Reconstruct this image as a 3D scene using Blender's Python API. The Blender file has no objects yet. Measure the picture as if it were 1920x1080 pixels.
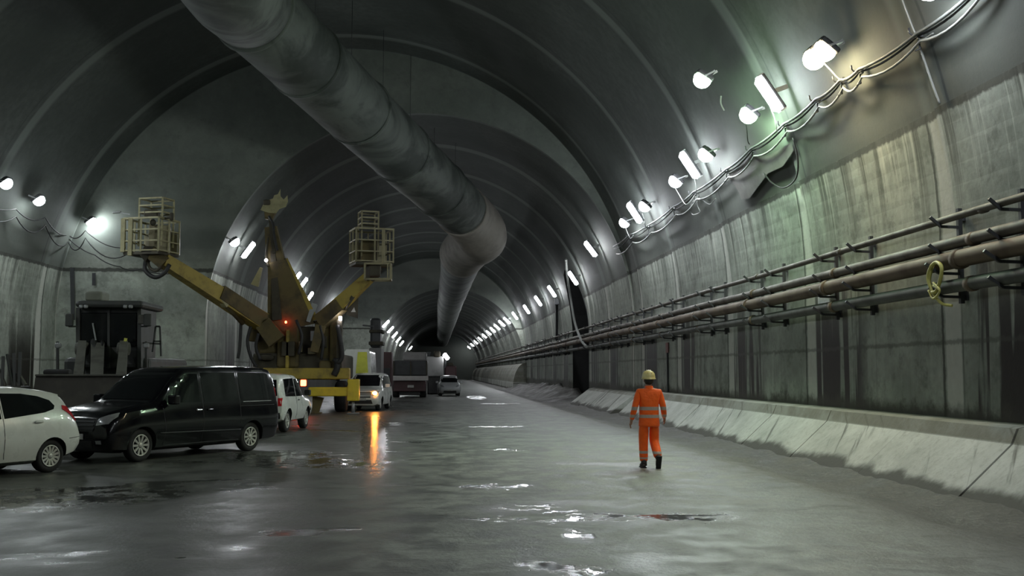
EXPOSURE = 0.03
import bpy, bmesh, math, random
from mathutils import Vector, Matrix, Euler, noise as mnoise
PI = math.pi
R = math.radians
random.seed(7)
SC = bpy.context.scene
COL = SC.collection
# ---------------------------------------------------------------- camera
FPX = 2000.0
CAM = Vector((0.0, 0.0, 1.82))
TH, PS = math.atan(157 / FPX), math.atan((135 / FPX) * math.cos(math.atan(157 / FPX)))
FW = Vector((math.sin(PS) * math.cos(TH), math.cos(PS) * math.cos(TH), math.sin(TH)))
RT = Vector((math.cos(PS), -math.sin(PS), 0))
UP = RT.cross(FW)
cd = bpy.data.cameras.new('camera')
cam = bpy.data.objects.new('camera', cd)
COL.objects.link(cam)
cam.location = CAM
cam.rotation_euler = (PI / 2 + TH, 0, -PS)
cd.sensor_width = 36
cd.lens = FPX * 36 / 1920
cd.clip_end = 2000
SC.camera = cam

def ray(px, py):
    return FW + RT * ((px - 960) / FPX) + UP * ((540 - py) / FPX)
def at(px, py, d):                      # the point seen there at distance d down the tunnel
    r = ray(px, py)
    return CAM + r * (d / r.y)
def gnd(px, py, z=0.0):                 # the point seen there at height z
    r = ray(px, py)
    return CAM + r * ((z - CAM.z) / r.z)
def onx(px, py, x):                     # the point seen there on the plane X = x
    r = ray(px, py)
    return CAM + r * (x / r.x)
def onarc(px, py, sec, dr):             # the point seen there on the vault of a section
    cx, cz, rad = SEC[sec][2:5]
    r = ray(px, py)
    ox, oz = CAM.x - cx, CAM.z - cz
    a = r.x * r.x + r.z * r.z
    b = 2 * (ox * r.x + oz * r.z)
    c = ox * ox + oz * oz - (rad - dr) ** 2
    t = (-b + math.sqrt(b * b - 4 * a * c)) / (2 * a)
    return CAM + r * t

# ---------------------------------------------------------------- objects
XF = {}
def tag(o, label=None, cat=None, group=None, kind=None):
    if label: o['label'] = label
    if cat: o['category'] = cat
    if group: o['group'] = group
    if kind: o['kind'] = kind
    return o
def empty(name, loc=(0, 0, 0), rz=0.0):
    o = bpy.data.objects.new(name, None)
    COL.objects.link(o)
    o.location = loc
    o.rotation_euler = (0, 0, rz)
    o.empty_display_size = 0.2
    XF[o] = Matrix.Translation(Vector(loc)) @ Matrix.Rotation(rz, 4, 'Z')
    return o
def thing(name, label, cat, loc=(0, 0, 0), rz=0.0, group=None):
    return tag(empty(name, loc, rz), label, cat, group)
def kids(o):
    return [c for c in COL.objects if c.parent == o]
def copy_tree(o, loc=None, rot=None, label=None):
    tree = {}
    for c in COL.objects:
        if c.parent: tree.setdefault(c.parent, []).append(c)
    def rec(s, par):
        c = s.copy()
        COL.objects.link(c)
        if par: c.parent = par
        for k in tree.get(s, []): rec(k, c)
        return c
    c = rec(o, None)
    if loc is not None: c.location = loc
    if rot is not None: c.rotation_euler = rot
    if label: c['label'] = label
    return c

class MB:
    def __init__(s):
        s.v, s.f, s.sm = [], [], []
    def add(s, vs, fs, smooth=False):
        n = len(s.v)
        s.v += [Vector(v) for v in vs]
        s.f += [tuple(i + n for i in f) for f in fs]
        s.sm += [smooth] * len(fs)
        return s
    def box(s, c, size, rot=None, bev=0.0, taper=1.0):
        hx, hy, hz = [q / 2 for q in size]
        c = Vector(c)
        M = Euler(rot).to_matrix() if rot is not None and not isinstance(rot, Matrix) else (rot if rot is not None else Matrix.Identity(3))
        if bev <= 0:
            vs = []
            for z in (-1, 1):
                t = taper if z > 0 else 1
                for x, y in ((-1, -1), (1, -1), (1, 1), (-1, 1)):
                    vs.append(c + M @ Vector((x * hx * t, y * hy * t, z * hz)))
            return s.add(vs, [(3, 2, 1, 0), (4, 5, 6, 7), (0, 1, 5, 4), (1, 2, 6, 5), (2, 3, 7, 6), (3, 0, 4, 7)])
        bev = min(bev, hx * .9, hy * .9, hz * .9)
        rings = []
        for z, ins in ((-hz, bev), (-hz + bev * .3, bev * .3), (-hz + bev, 0), (hz - bev, 0), (hz - bev * .3, bev * .3), (hz, bev)):
            t = 1 + (taper - 1) * (z + hz) / (2 * hz)
            ax, ay = (hx - ins) * t, (hy - ins) * t
            b = bev
            ring = []
            for sx, sy in ((1, 1), (-1, 1), (-1, -1), (1, -1)):
                a0 = {(1, 1): 0, (-1, 1): PI / 2, (-1, -1): PI, (1, -1): 1.5 * PI}[(sx, sy)]
                for k in range(3):
                    a = a0 + k * PI / 4
                    ring.append(c + M @ Vector((sx * (ax - b) + b * math.cos(a), sy * (ay - b) + b * math.sin(a), z)))
            rings.append(ring)
        return s.loft(rings, cap=True)
    def loft(s, rings, cap=False, closed=True, smooth=False, loop=False):
        n = len(rings[0])
        vs = [p for r in rings for p in r]
        fs = []
        m = len(rings)
        for i in range(m if loop else m - 1):
            a, b = i * n, ((i + 1) % m) * n
            for j in range(n if closed else n - 1):
                k = (j + 1) % n
                fs.append((a + j, a + k, b + k, b + j))
        s.add(vs, fs, smooth)
        if cap:
            k = len(s.v) - len(vs)
            s.f += [tuple(k + j for j in reversed(range(n))), tuple(k + (m - 1) * n + j for j in range(n))]
            s.sm += [False, False]
        return s
    def tube(s, pts, r, n=8, cap=True, smooth=True):
        pts = [Vector(p) for p in pts]
        rs = r if isinstance(r, (list, tuple)) else [r] * len(pts)
        rings = []
        prev = None
        for i, p in enumerate(pts):
            t = (pts[min(i + 1, len(pts) - 1)] - pts[max(i - 1, 0)]).normalized()
            if prev is None:
                a = Vector((0, 0, 1)) if abs(t.z) < .9 else Vector((1, 0, 0))
                u = t.cross(a).normalized()
            else:
                u = (prev - t * prev.dot(t)).normalized()
            prev = u
            w = t.cross(u)
            rings.append([p + (u * math.cos(2 * PI * k / n) + w * math.sin(2 * PI * k / n)) * rs[i] for k in range(n)])
        return s.loft(rings, cap=cap, smooth=smooth)
    def bar(s, a, b, w, h=None, up=(0, 0, 1)):          # rectangular bar between two points
        a, b = Vector(a), Vector(b)
        h = h or w
        t = (b - a).normalized()
        up = Vector(up)
        if abs(t.dot(up)) > .98: up = Vector((0, 1, 0))
        x = t.cross(up).normalized()
        y = x.cross(t)
        q = [(-w / 2, -h / 2), (w / 2, -h / 2), (w / 2, h / 2), (-w / 2, h / 2)]
        return s.loft([[p + x * i + y * j for i, j in q] for p in (a, b)], cap=True)
    def beam(s, a, b, wa, ha, wb, hb, up=(0, 0, 1)):    # tapering bar
        a, b = Vector(a), Vector(b)
        t = (b - a).normalized()
        x = t.cross(Vector(up)).normalized()
        y = x.cross(t)
        rr = []
        for p, w, h in ((a, wa, ha), (b, wb, hb)):
            rr.append([p + x * i * w / 2 + y * j * h / 2 for i, j in ((-1, -1), (1, -1), (1, 1), (-1, 1))])
        return s.loft(rr, cap=True)
    def lathe(s, prof, M=None, n=24, smooth=True, cap=False):  # profile (r, h) about local z
        M = M or Matrix.Identity(4)
        rings = [[M @ Vector((r * math.cos(2 * PI * k / n), r * math.sin(2 * PI * k / n), h)) for k in range(n)] for r, h in prof]
        return s.loft(rings, cap=cap, smooth=smooth)
    def prism(s, poly, depth, M=None):                  # polygon (x, y) extruded +z
        M = M or Matrix.Identity(4)
        return s.loft([[M @ Vector((x, y, z)) for x, y in poly] for z in (0, depth)], cap=True)
    def ell(s, c, r, n=14, m=8, M=None):
        c = Vector(c)
        rings = []
        for i in range(m + 1):
            a = -PI / 2 + PI * i / m
            rr = max(math.cos(a), .002)
            ring = [Vector((rr * math.cos(2 * PI * k / n) * r[0], rr * math.sin(2 * PI * k / n) * r[1], math.sin(a) * r[2])) for k in range(n)]
            rings.append([c + (M @ p if M else p) for p in ring])
        return s.loft(rings, cap=True, smooth=True)
    def build(s, name, mat, parent=None, world=False, fix=True, bevel=0.0):
        me = bpy.data.meshes.new(name)
        vs = s.v
        if world and parent is not None:
            I = world_of(parent).inverted()
            vs = [I @ v for v in vs]
        me.from_pydata([tuple(v) for v in vs], [], s.f)
        me.polygons.foreach_set('use_smooth', s.sm)
        if fix:
            bm = bmesh.new()
            bm.from_mesh(me)
            bmesh.ops.recalc_face_normals(bm, faces=bm.faces)
            if bevel > 0:
                bmesh.ops.bevel(bm, geom=[e for e in bm.edges if e.is_manifold and e.calc_face_angle(0) > .5], offset=bevel, segments=2, affect='EDGES', clamp_overlap=True)
            bm.to_mesh(me)
            bm.free()
        me.materials.append(mat)
        o = bpy.data.objects.new(name, me)
        COL.objects.link(o)
        if parent is not None: o.parent = parent
        return o
def world_of(o):
    if o in XF:
        return XF[o] if o.parent is None else world_of(o.parent) @ XF[o]
    return world_of(o.parent) if o.parent else Matrix.Identity(4)
def smooth_path(pts, n=6):
    pts = [Vector(p) for p in pts]
    out = []
    P = [pts[0] * 2 - pts[1]] + pts + [pts[-1] * 2 - pts[-2]]
    for i in range(1, len(P) - 2):
        for k in range(n):
            t = k / n
            a, b, c, d = P[i - 1], P[i], P[i + 1], P[i + 2]
            out.append(.5 * ((2 * b) + (c - a) * t + (2 * a - 5 * b + 4 * c - d) * t * t + (3 * b - a - 3 * c + d) * t ** 3))
    out.append(pts[-1])
    return out

# ---------------------------------------------------------------- materials
class NG:
    def __init__(s, name):
        s.m = bpy.data.materials.new(name)
        s.m.use_nodes = True
        s.t = s.m.node_tree
        s.n = s.t.nodes
        s.b = s.n['Principled BSDF']
    def lk(s, a, b):
        if isinstance(a, (int, float)):
            b.default_value = a if isinstance(b.default_value, float) else (a, a, a, 1)[:len(b.default_value)]
        elif isinstance(a, (tuple, list)):
            b.default_value = tuple(a) + ((1,) if len(b.default_value) == 4 and len(a) == 3 else ())
        else:
            s.t.links.new(a, b)
    def pos(s):
        return s.n.new('ShaderNodeTexCoord').outputs['Object']
    def sep(s, v):
        q = s.n.new('ShaderNodeSeparateXYZ')
        s.lk(v, q.inputs[0])
        return q.outputs
    def comb(s, x, y, z):
        q = s.n.new('ShaderNodeCombineXYZ')
        for i, a in enumerate((x, y, z)): s.lk(a, q.inputs[i])
        return q.outputs[0]
    def math(s, op, a, b=0.0, clamp=False):
        q = s.n.new('ShaderNodeMath')
        q.operation = op
        q.use_clamp = clamp
        s.lk(a, q.inputs[0])
        s.lk(b, q.inputs[1])
        return q.outputs[0]
    def scale(s, v, sc):
        q = s.n.new('ShaderNodeMapping')
        s.lk(v, q.inputs[0])
        q.inputs['Scale'].default_value = sc
        return q.outputs[0]
    def noise(s, v, sc, det=4, rough=.55, dist=0.0):
        q = s.n.new('ShaderNodeTexNoise')
        s.lk(v, q.inputs['Vector'])
        q.inputs['Scale'].default_value = sc
        q.inputs['Detail'].default_value = det
        q.inputs['Roughness'].default_value = rough
        q.inputs['Distortion'].default_value = dist
        return q.outputs['Fac']
    def rng(s, v, a, b, c=0.0, d=1.0, smooth=True):
        q = s.n.new('ShaderNodeMapRange')
        if smooth: q.interpolation_type = 'SMOOTHSTEP'
        s.lk(v, q.inputs[0])
        for i, x in enumerate((a, b, c, d)): s.lk(x, q.inputs[i + 1])
        return q.outputs[0]
    def mix(s, f, a, b):
        q = s.n.new('ShaderNodeMix')
        q.data_type = 'RGBA'
        s.lk(f, q.inputs[0])
        s.lk(a, q.inputs[6])
        s.lk(b, q.inputs[7])
        return q.outputs[2]
    def bump(s, h, st, dist=.02):
        q = s.n.new('ShaderNodeBump')
        q.inputs['Strength'].default_value = st
        q.inputs['Distance'].default_value = dist
        s.lk(h, q.inputs['Height'])
        s.t.links.new(q.outputs[0], s.b.inputs['Normal'])
    def out(s, col=None, rough=None, metal=None, spec=None, coat=None):
        if col is not None: s.lk(col, s.b.inputs['Base Color'])
        if rough is not None: s.lk(rough, s.b.inputs['Roughness'])
        if metal is not None: s.lk(metal, s.b.inputs['Metallic'])
        if spec is not None: s.lk(spec, s.b.inputs['Specular IOR Level'])
        if coat is not None: s.lk(coat, s.b.inputs['Coat Weight'])
        return s.m
def mat(name, col, rough=.5, metal=0.0, dirt=None, amt=.5, sc=3.0, coat=0.0, spec=.5):
    g = NG(name)
    n = g.noise(g.pos(), sc, 5, .6)
    d = dirt or tuple(c * .72 for c in col)
    c = g.mix(g.rng(n, .42, .72, 0, amt), col, d)
    return g.out(c, g.rng(n, .3, .7, rough, min(1, rough + .12)), metal, spec, coat)
def emit(name, col, st):
    g = NG(name)
    g.b.inputs['Emission Color'].default_value = tuple(col) + (1,)
    g.b.inputs['Emission Strength'].default_value = st
    return g.out(col, .4)
def glass(name, col=(.006, .007, .008), rough=.04):
    g = NG(name)
    n = g.noise(g.pos(), 4, 3)
    return g.out(g.mix(g.rng(n, .3, .8), col, tuple(c * 1.5 for c in col)), rough, 0, .35)
# ---------------------------------------------------------------- the tunnel lining
# section: y0, y1, centre x, centre z, radius, formwork ring length
SEC = [(-22.0, 48.5, -4.05, 3.6, 12.95, 7.1), (48.5, 113.0, -0.8, 4.0, 9.7, 7.1), (113.0, 254.0, 0.95, 2.7, 7.95, 7.4)]
RING0 = 17.8
JOINT = 6.4

def concrete_wall(strips=1.0):
    g = NG('wall_concrete')
    p = g.pos()
    x, y, z = g.sep(p)
    n1 = g.noise(p, .55, 6, .62)
    n2 = g.noise(p, 5.0, 5, .6)
    col = g.mix(g.rng(n1, .3, .72), (.23, .255, .22), (.40, .43, .375))
    blot = g.noise(p, 1.5, 7, .72)
    col = g.mix(g.rng(n2, .35, .75, 0, .45), col, (.19, .20, .17))
    col = g.mix(g.rng(blot, .50, .66, 0, .65), col, (.135, .147, .126))
    col = g.mix(g.rng(blot, .44, .34, 0, .45), col, (.42, .44, .39))
    # vertical drips
    st = g.noise(g.comb(g.math('MULTIPLY', y, 2.6), 0.0, g.math('MULTIPLY', z, .10)), 1.0, 5, .65)
    st2 = g.noise(g.comb(g.math('MULTIPLY', y, 5.5), 3.0, g.math('MULTIPLY', z, .22)), 1.0, 3, .6)
    up = g.rng(z, 4.0, 6.3, 0.0, 1.0)
    pale = g.math('MULTIPLY', g.rng(st2, .52, .64), g.math('ADD', g.math('MULTIPLY', up, .75), .12))
    col = g.mix(pale, col, (.46, .48, .42))
    col = g.mix(g.math('MULTIPLY', g.rng(st, .53, .64), g.math('ADD', g.math('MULTIPLY', up, .55), .22)), col, (.065, .068, .056))
    # pale strip at every ring joint, with soaked dark runs beside it
    yr = g.math('SUBTRACT', y, g.math('MULTIPLY', g.math('GREATER_THAN', y, 48.4), 2.3))  # shifts a pale strip onto the step to paint its lit edge
    ph = g.math('FRACT', g.math('DIVIDE', g.math('SUBTRACT', yr, RING0 - 71.0 - .45), 7.1))
    edge = g.math('MULTIPLY', g.math('SUBTRACT', n2, .5), .012)
    ph2 = g.math('ADD', ph, edge)
    strip = g.math('MULTIPLY', g.rng(ph2, .045, .055), g.rng(ph2, .135, .125))
    col = g.mix(g.math('MULTIPLY', strip, .9 * strips), col, g.mix(n2, (.42, .43, .385), (.62, .63, .57)))
    line = g.math('MULTIPLY', g.rng(ph2, .136, .140), g.rng(ph2, .152, .148))
    col = g.mix(g.math('MULTIPLY', line, .8 * strips), col, (.04, .042, .035))
    if not strips: ph = 0.3
    zone = g.math('MULTIPLY', g.rng(ph, .58, .72), g.rng(ph, 1.0, .985))
    zone = g.math('MAXIMUM', zone, g.math('MULTIPLY', g.rng(ph, .0, .005), g.rng(ph, .05, .04)))
    soak = g.noise(g.comb(g.math('MULTIPLY', y, 2.1), 7.0, g.math('MULTIPLY', z, .16)), 1.0, 3, .5)
    hf = g.rng(z, 5.2, 2.2, 0.0, 1.0)
    wet = g.math('MULTIPLY', g.math('MULTIPLY', zone, hf), g.rng(soak, .44, .50))
    col = g.mix(wet, col, (.020, .017, .014))
    # horizontal construction joints
    zz = g.math('ADD', z, g.math('MULTIPLY', g.math('SUBTRACT', n2, .5), .16))
    j1 = g.math('MULTIPLY', g.rng(zz, 2.27, 2.32), g.rng(zz, 2.40, 2.35))
    j2 = g.math('MULTIPLY', g.rng(zz, JOINT - .16, JOINT - .10), g.rng(zz, JOINT + .07, JOINT + .01))
    col = g.mix(g.math('MULTIPLY', j1, .55), col, (.07, .072, .06))
    col = g.mix(g.math('MULTIPLY', j2, .9), col, (.035, .036, .03))
    foot = g.rng(g.math('ADD', z, g.math('MULTIPLY', blot, -.7)), 1.0, .72, 0, .85)
    col = g.mix(foot, col, (.05, .048, .036))
    col = g.mix(g.rng(z, JOINT + .2, JOINT + 1.2, 0, .8), col, g.mix(n1, (.058, .068, .062), (.10, .112, .10)))  # end faces darkened up high: light falloff put into the colour
    g.bump(n2, .25, .03)
    rough = g.rng(wet, 0, 1, .80, .60)
    return g.out(col, rough, 0, .3)
def concrete_vault():
    g = NG('vault_concrete')
    p = g.pos()
    x, y, z = g.sep(p)
    n1 = g.noise(p, .22, 5, .6)
    n2 = g.noise(p, 3.5, 7, .7)
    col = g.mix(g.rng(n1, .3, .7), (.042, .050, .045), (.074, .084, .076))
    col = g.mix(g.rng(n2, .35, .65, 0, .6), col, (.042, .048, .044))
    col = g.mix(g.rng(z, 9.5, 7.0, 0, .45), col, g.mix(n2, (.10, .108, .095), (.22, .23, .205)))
    yr = g.math('SUBTRACT', y, g.math('MULTIPLY', g.math('GREATER_THAN', y, 48.4), 2.3))  # same shift, so the vault also shows a painted lit rim at the step
    ph = g.math('FRACT', g.math('DIVIDE', g.math('SUBTRACT', yr, RING0 - 71.0 - .45), 7.1))
    strip = g.math('MULTIPLY', g.rng(ph, .03, .05), g.rng(ph, .17, .13))
    col = g.mix(g.math('MULTIPLY', strip, .6), col, (.17, .19, .175))
    line = g.math('MULTIPLY', g.rng(ph, .985, .99), g.rng(ph, 1.0, .996))
    col = g.mix(g.math('MULTIPLY', line, .7), col, (.04, .045, .045))
    g.bump(n2, .2, .03)
    return g.out(col, .8, 0, .25)
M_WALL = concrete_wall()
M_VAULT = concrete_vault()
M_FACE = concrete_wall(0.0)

def stations(sec):
    y0, y1, cx, cz, rad, L = SEC[sec]
    ks = []
    k = math.floor((y0 - RING0) / L)
    while RING0 + k * L < y1 + L:
        ks.append(RING0 + k * L)
        k += 1
    out = []
    for a in ks:
        s, e = max(a, y0), min(a + L, y1)
        if e - s < .05: continue
        for yy in (s, e):
            out.append((yy, .11 * (1 - (yy - a) / L)))       # each pour flares a little, leaving a lip at the joint
    return out
A_J = [math.asin((JOINT - s[3]) / s[4]) for s in SEC]
def arc(sec, a0, a1, n, y, dr):
    cx, cz, rad = SEC[sec][2:5]
    return [Vector((cx + (rad + dr) * math.cos(a0 + (a1 - a0) * i / n), y, cz + (rad + dr) * math.sin(a0 + (a1 - a0) * i / n))) for i in range(n + 1)]
def wall_prof(sec, side, y, dr):
    cx, cz, rad = SEC[sec][2:5]
    aj = A_J[sec]
    xs = cx + side * rad
    prof = [Vector((xs, y, -.3)), Vector((xs, y, .98)), Vector((xs, y, cz * .6)), Vector((xs, y, cz))]
    for i in range(1, 9):
        a = aj * i / 8
        prof.append(Vector((cx + side * (rad + dr * i / 8) * math.cos(a), y, cz + (rad + dr * i / 8) * math.sin(a))))
    return prof
def wall(side):
    m = MB()
    for sec in (0, 1, 2):
        m.loft([wall_prof(sec, side, y, dr) for y, dr in stations(sec)], closed=False)
    return m
def niche_poly(y0, y1, h, n=10):
    c, hw = (y0 + y1) / 2, (y1 - y0) / 2
    pts = [(y0, -.4), (y1, -.4), (y1, h - hw)]
    for i in range(1, n):
        a = PI * i / n
        pts.append((c + hw * math.cos(a), h - hw + hw * math.sin(a)))
    pts.append((y0, h - hw))
    return pts
NICHE = niche_poly(63.6, 71.4, 8.3)
def cut_niche(o):
    bm = bmesh.new()
    bm.from_mesh(o.data)
    P = NICHE
    planes = []
    for i in range(len(P)):
        (a, b), (c, d) = P[i], P[(i + 1) % len(P)]
        t = Vector((0, c - a, d - b)).normalized()
        planes.append((Vector((0, a, b)), Vector((0, t.z, -t.y))))
    for co, no in planes:
        bmesh.ops.bisect_plane(bm, geom=bm.faces[:] + bm.edges[:] + bm.verts[:], plane_co=co, plane_no=no)
    dead = []
    for f in bm.faces:
        c = f.calc_center_median()
        if c.x > 3 and all((c - co).dot(no) < 0 for co, no in planes): dead.append(f)
    bmesh.ops.delete(bm, geom=dead, context='FACES')
    bm.to_mesh(o.data)
    bm.free()
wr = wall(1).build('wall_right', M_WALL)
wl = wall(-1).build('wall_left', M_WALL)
m = MB()
for sec in (0, 1, 2):
    m.loft([arc(sec, A_J[sec], PI - A_J[sec], 72, y, dr) for y, dr in stations(sec)], closed=False)
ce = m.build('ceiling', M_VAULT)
for o in (wr, ce): cut_niche(o)
def end_wall(sec, name):
    # the face left where the wider section stops and the narrower one goes on
    y = SEC[sec][1]
    def prof(s, dr):
        cx, cz, rad = SEC[s][2:5]
        pts = [Vector((cx + (rad + dr) , y, -.3))]
        for i in range(91):
            a = PI * i / 90
            pts.append(Vector((cx + (rad + dr) * math.cos(a), y, cz + (rad + dr) * math.sin(a))))
        pts.append(Vector((cx - (rad + dr), y, -.3)))
        return pts
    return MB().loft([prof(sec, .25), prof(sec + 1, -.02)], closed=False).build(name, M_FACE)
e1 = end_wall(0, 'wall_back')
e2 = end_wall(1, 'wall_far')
m = MB()
m.loft([[Vector((x, y, z)) for y, z in NICHE] for x in (6.6, 15.0)], cap=False)
k = len(m.v) - len(NICHE)
m.f.append(tuple(k + j for j in range(len(NICHE))))
m.sm.append(False)
# trim the passage back to the curved wall face
dr_ = m.build('door_1', mat('passage_shotcrete', (.035, .036, .036), .9))
bm = bmesh.new()
bm.from_mesh(dr_.data)
for sgn in range(1):
    for i in range(14):
        a = R(-2 + 4 * i)
        n_ = Vector((math.cos(a), 0, math.sin(a)))
        co = Vector((-.8, 0, 4.0)) + n_ * (9.69 if a > 0 else 9.69)
    # cut in slices of height so every slice ends at the wall
    zs = [-.4, 4.0, 4.8, 5.6, 6.4, 7.0, 7.5, 8.0, 8.4]
    for z0 in zs[1:-1]:
        bmesh.ops.bisect_plane(bm, geom=bm.faces[:] + bm.edges[:] + bm.verts[:], plane_co=(0, 0, z0), plane_no=(0, 0, 1))
    for v in bm.verts:
        if v.co.x < 7:
            dz = max(0, v.co.z - 4.0)
            v.co.x = -.8 + math.sqrt(9.7 ** 2 - dz * dz)
bm.to_mesh(dr_.data)
bm.free()
for o in (wr, wl, ce, e1, e2, dr_): o['kind'] = 'structure'
# the two ends of the modelled tunnel
m = MB()
m.add([(-25, 253.5, -1), (25, 253.5, -1), (25, 253.5, 25), (-25, 253.5, 25)], [(0, 1, 2, 3)])
m.build('wall_end', M_VAULT)['kind'] = 'structure'
m = MB()
m.add([(-25, -22, -1), (25, -22, -1), (25, -22, 25), (-25, -22, 25)], [(0, 1, 2, 3)])
m.build('wall_front', M_VAULT)['kind'] = 'structure'

# ---------------------------------------------------------------- floor
def floor_mat():
    g = NG('wet_floor')
    p = g.pos()
    x, y, z = g.sep(p)
    n1 = g.noise(g.scale(p, (.30, .16, 1)), 1.0, 5, .6)
    n2 = g.noise(g.scale(p, (1.1, .9, 1)), 1.6, 6, .65)
    n3 = g.noise(p, 14, 4, .6)
    n4 = g.noise(g.scale(p, (.32, .55, 1)), 1.0, 5, .6, .6)
    n5 = g.noise(p, 42, 3, .7)
    dry = g.rng(g.math('ADD', x, g.math('MULTIPLY', g.math('SUBTRACT', n1, .5), 6.0)), -2.6, 1.6)
    damp = g.mix(g.rng(n2, .35, .7), (.050, .053, .047), (.098, .102, .090))
    dusty = g.mix(g.rng(n2, .38, .60), (.105, .116, .104), (.315, .335, .30))
    col = g.mix(dry, damp, dusty)
    col = g.mix(g.rng(n3, .45, .75, 0, .35), col, (.07, .07, .06))
    col = g.mix(g.rng(n5, .55, .8, 0, .3), col, (.36, .36, .33))
    patch = g.noise(g.scale(p, (.45, .85, 1)), 1.0, 7, .68, .8)
    col = g.mix(g.math('MULTIPLY', g.rng(patch, .50, .62), g.math('MULTIPLY', dry, .62)), col, (.085, .092, .083))
    grit = g.noise(g.scale(p, (2.0, 3.2, 1)), 1.0, 6, .7)
    col = g.mix(g.math('MULTIPLY', g.rng(grit, .52, .66), .45), col, g.mix(dry, (.03, .033, .03), (.10, .105, .095)))
    edge = g.rng(g.math('ADD', x, g.math('MULTIPLY', g.math('SUBTRACT', n2, .5), 2.4)), 4.9, 5.9)
    col = g.mix(g.math('MULTIPLY', edge, .75), col, (.12, .12, .105))
    # standing water: noise pools plus a strip along the sight line, shaped to draw out the hazard lamp's reflection
    pool = g.rng(n4, .56, .66, 0, .75)
    pool = g.math('MULTIPLY', pool, g.rng(dry, .0, 1.0, 1.0, .35))
    wy = g.math('ADD', y, g.math('MULTIPLY', g.math('SUBTRACT', n2, .5), 2.2))
    def ellip(cx, cy, rx, ry, k=1.0):
        a = g.math('DIVIDE', g.math('SUBTRACT', x, cx), rx)
        b = g.math('DIVIDE', g.math('SUBTRACT', wy, cy), ry)
        return g.rng(g.math('ADD', g.math('MULTIPLY', a, a), g.math('MULTIPLY', b, b)), 1.1, .45, 0, k)
    a = g.math('DIVIDE', g.math('SUBTRACT', x, g.math('MULTIPLY', y, STREAK)), .45)
    b = g.math('DIVIDE', g.math('SUBTRACT', wy, 32.0), 16.5)
    pool = g.math('MAXIMUM', pool, g.rng(g.math('ADD', g.math('MULTIPLY', a, a), g.math('MULTIPLY', b, b)), 1.2, .2, 0, .72))
    streak = pool
    pool = 0.0
    for cx, cy, rx, ry in POOLS:
        pool = g.math('MAXIMUM', pool, ellip(cx, cy, rx, ry))
    pool = g.math('MULTIPLY', pool, g.rng(g.noise(g.scale(p, (2.2, 1.6, 1)), 1.0, 6, .68), .40, .54))
    pool = g.math('MAXIMUM', pool, streak)
    col = g.mix(g.math('MULTIPLY', pool, .8), col, (.028, .030, .027))
    rough = g.mix(dry, g.rng(n2, .3, .7, .34, .52), g.rng(n2, .3, .7, .42, .75))
    rough = g.mix(pool, rough, g.rng(n3, .35, .7, .05, .16))
    h = g.math('ADD', g.math('MULTIPLY', n2, .8), g.math('MULTIPLY', n3, .35))
    h = g.math('ADD', h, g.math('MULTIPLY', n5, .12))
    h = g.math('MULTIPLY', h, g.rng(pool, 0, 1, 1.0, .06))
    h = g.math('MULTIPLY', h, g.rng(dry, 0, 1, .45, 1.0))
    g.bump(h, .55, .05)
    return g.out(col, rough, 0, .5)
POOLS = []
for px, py, rx, ry in ((1130, 972, 1.9, .40), (930, 912, .7, .45), (1010, 955, .6, .3), (1085, 1005, .2, .45), (110, 930, 2.1, 1.6), (600, 868, 1.6, 1.5), (520, 855, 1.3, 1.8), (893, 745, .8, 7.0),
                       (930, 800, 1.1, .35), (955, 843, .55, .22), (940, 757, 1.4, .8), (1060, 1065, .5, .35)):
    q = gnd(px, py)
    POOLS.append((q.x, q.y, rx, ry))
_h = gnd(702, 800)
STREAK = _h.x / _h.y
XG = 5.75                                   # where the paved roadway stops and the gutter begins
m = MB()
m.add([(-18, -22, 0), (XG, -22, 0), (XG, 254, 0), (-18, 254, 0)], [(0, 1, 2, 3)])
m.build('floor', floor_mat())['kind'] = 'structure'

# gutter strip of mud and rubble between roadway and kerb
def mud_mat():
    g = NG('gutter_mud')
    p = g.pos()
    n1 = g.noise(p, 1.2, 6, .65)
    n2 = g.noise(p, 9, 5, .65)
    col = g.mix(g.rng(n1, .35, .7), (.055, .054, .047), (.15, .148, .13))
    col = g.mix(g.rng(n2, .45, .75, 0, .6), col, (.22, .215, .19))
    xx, yy = g.sep(p)[0], g.sep(p)[1]
    near = g.rng(g.math('ADD', xx, g.math('MULTIPLY', g.math('SUBTRACT', n2, .5), 3.0)), 6.7, 5.6)
    col = g.mix(g.math('MULTIPLY', near, .6), col, (.22, .225, .20))
    heap = g.math('MULTIPLY', g.rng(yy, 62, 67), g.rng(yy, 118, 110))
    col = g.mix(g.math('MULTIPLY', heap, .8), col, g.mix(n2, (.022, .022, .019), (.06, .058, .05)))
    g.bump(n2, .8, .05)
    return g.out(col, g.rng(n1, .3, .7, .45, .85), 0, .4)
M_MUD = mud_mat()
def sheet(xs, ys, f):
    m = MB()
    return m.loft([[Vector((x, y, f(x, y))) for x in xs] for y in ys], closed=False, smooth=True)
def frange(a, b, st):
    n = int(round((b - a) / st))
    return [a + (b - a) * i / n for i in range(n + 1)]
def gut(x, y):
    t = (x - XG) / 3.3
    e = min(1, t * 6)
    h = -.10 * math.sin(min(1, t * 1.6) * PI) * e + .05 * t
    h += (mnoise.noise((x * 1.3, y * .8, 3)) * .06 + mnoise.noise((x * 4, y * 3, 9)) * .025) * e
    if y > 66: h += min(1, (y - 66) / 4) * max(0, 1 - max(0, y - 112) / 4) * (max(0, t - .25) * .95 + max(0, mnoise.noise((x * .7, y * .35, 5))) * .5 * t)
    return h - .004 * (1 - e)
ys = frange(-10, 40, .25) + frange(40.4, 130, .6) + frange(132, 253, 5.5)
gu = sheet(frange(XG, 9.05, .15), ys, gut).build('gutter', M_MUD)
gu['kind'] = 'structure'

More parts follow.
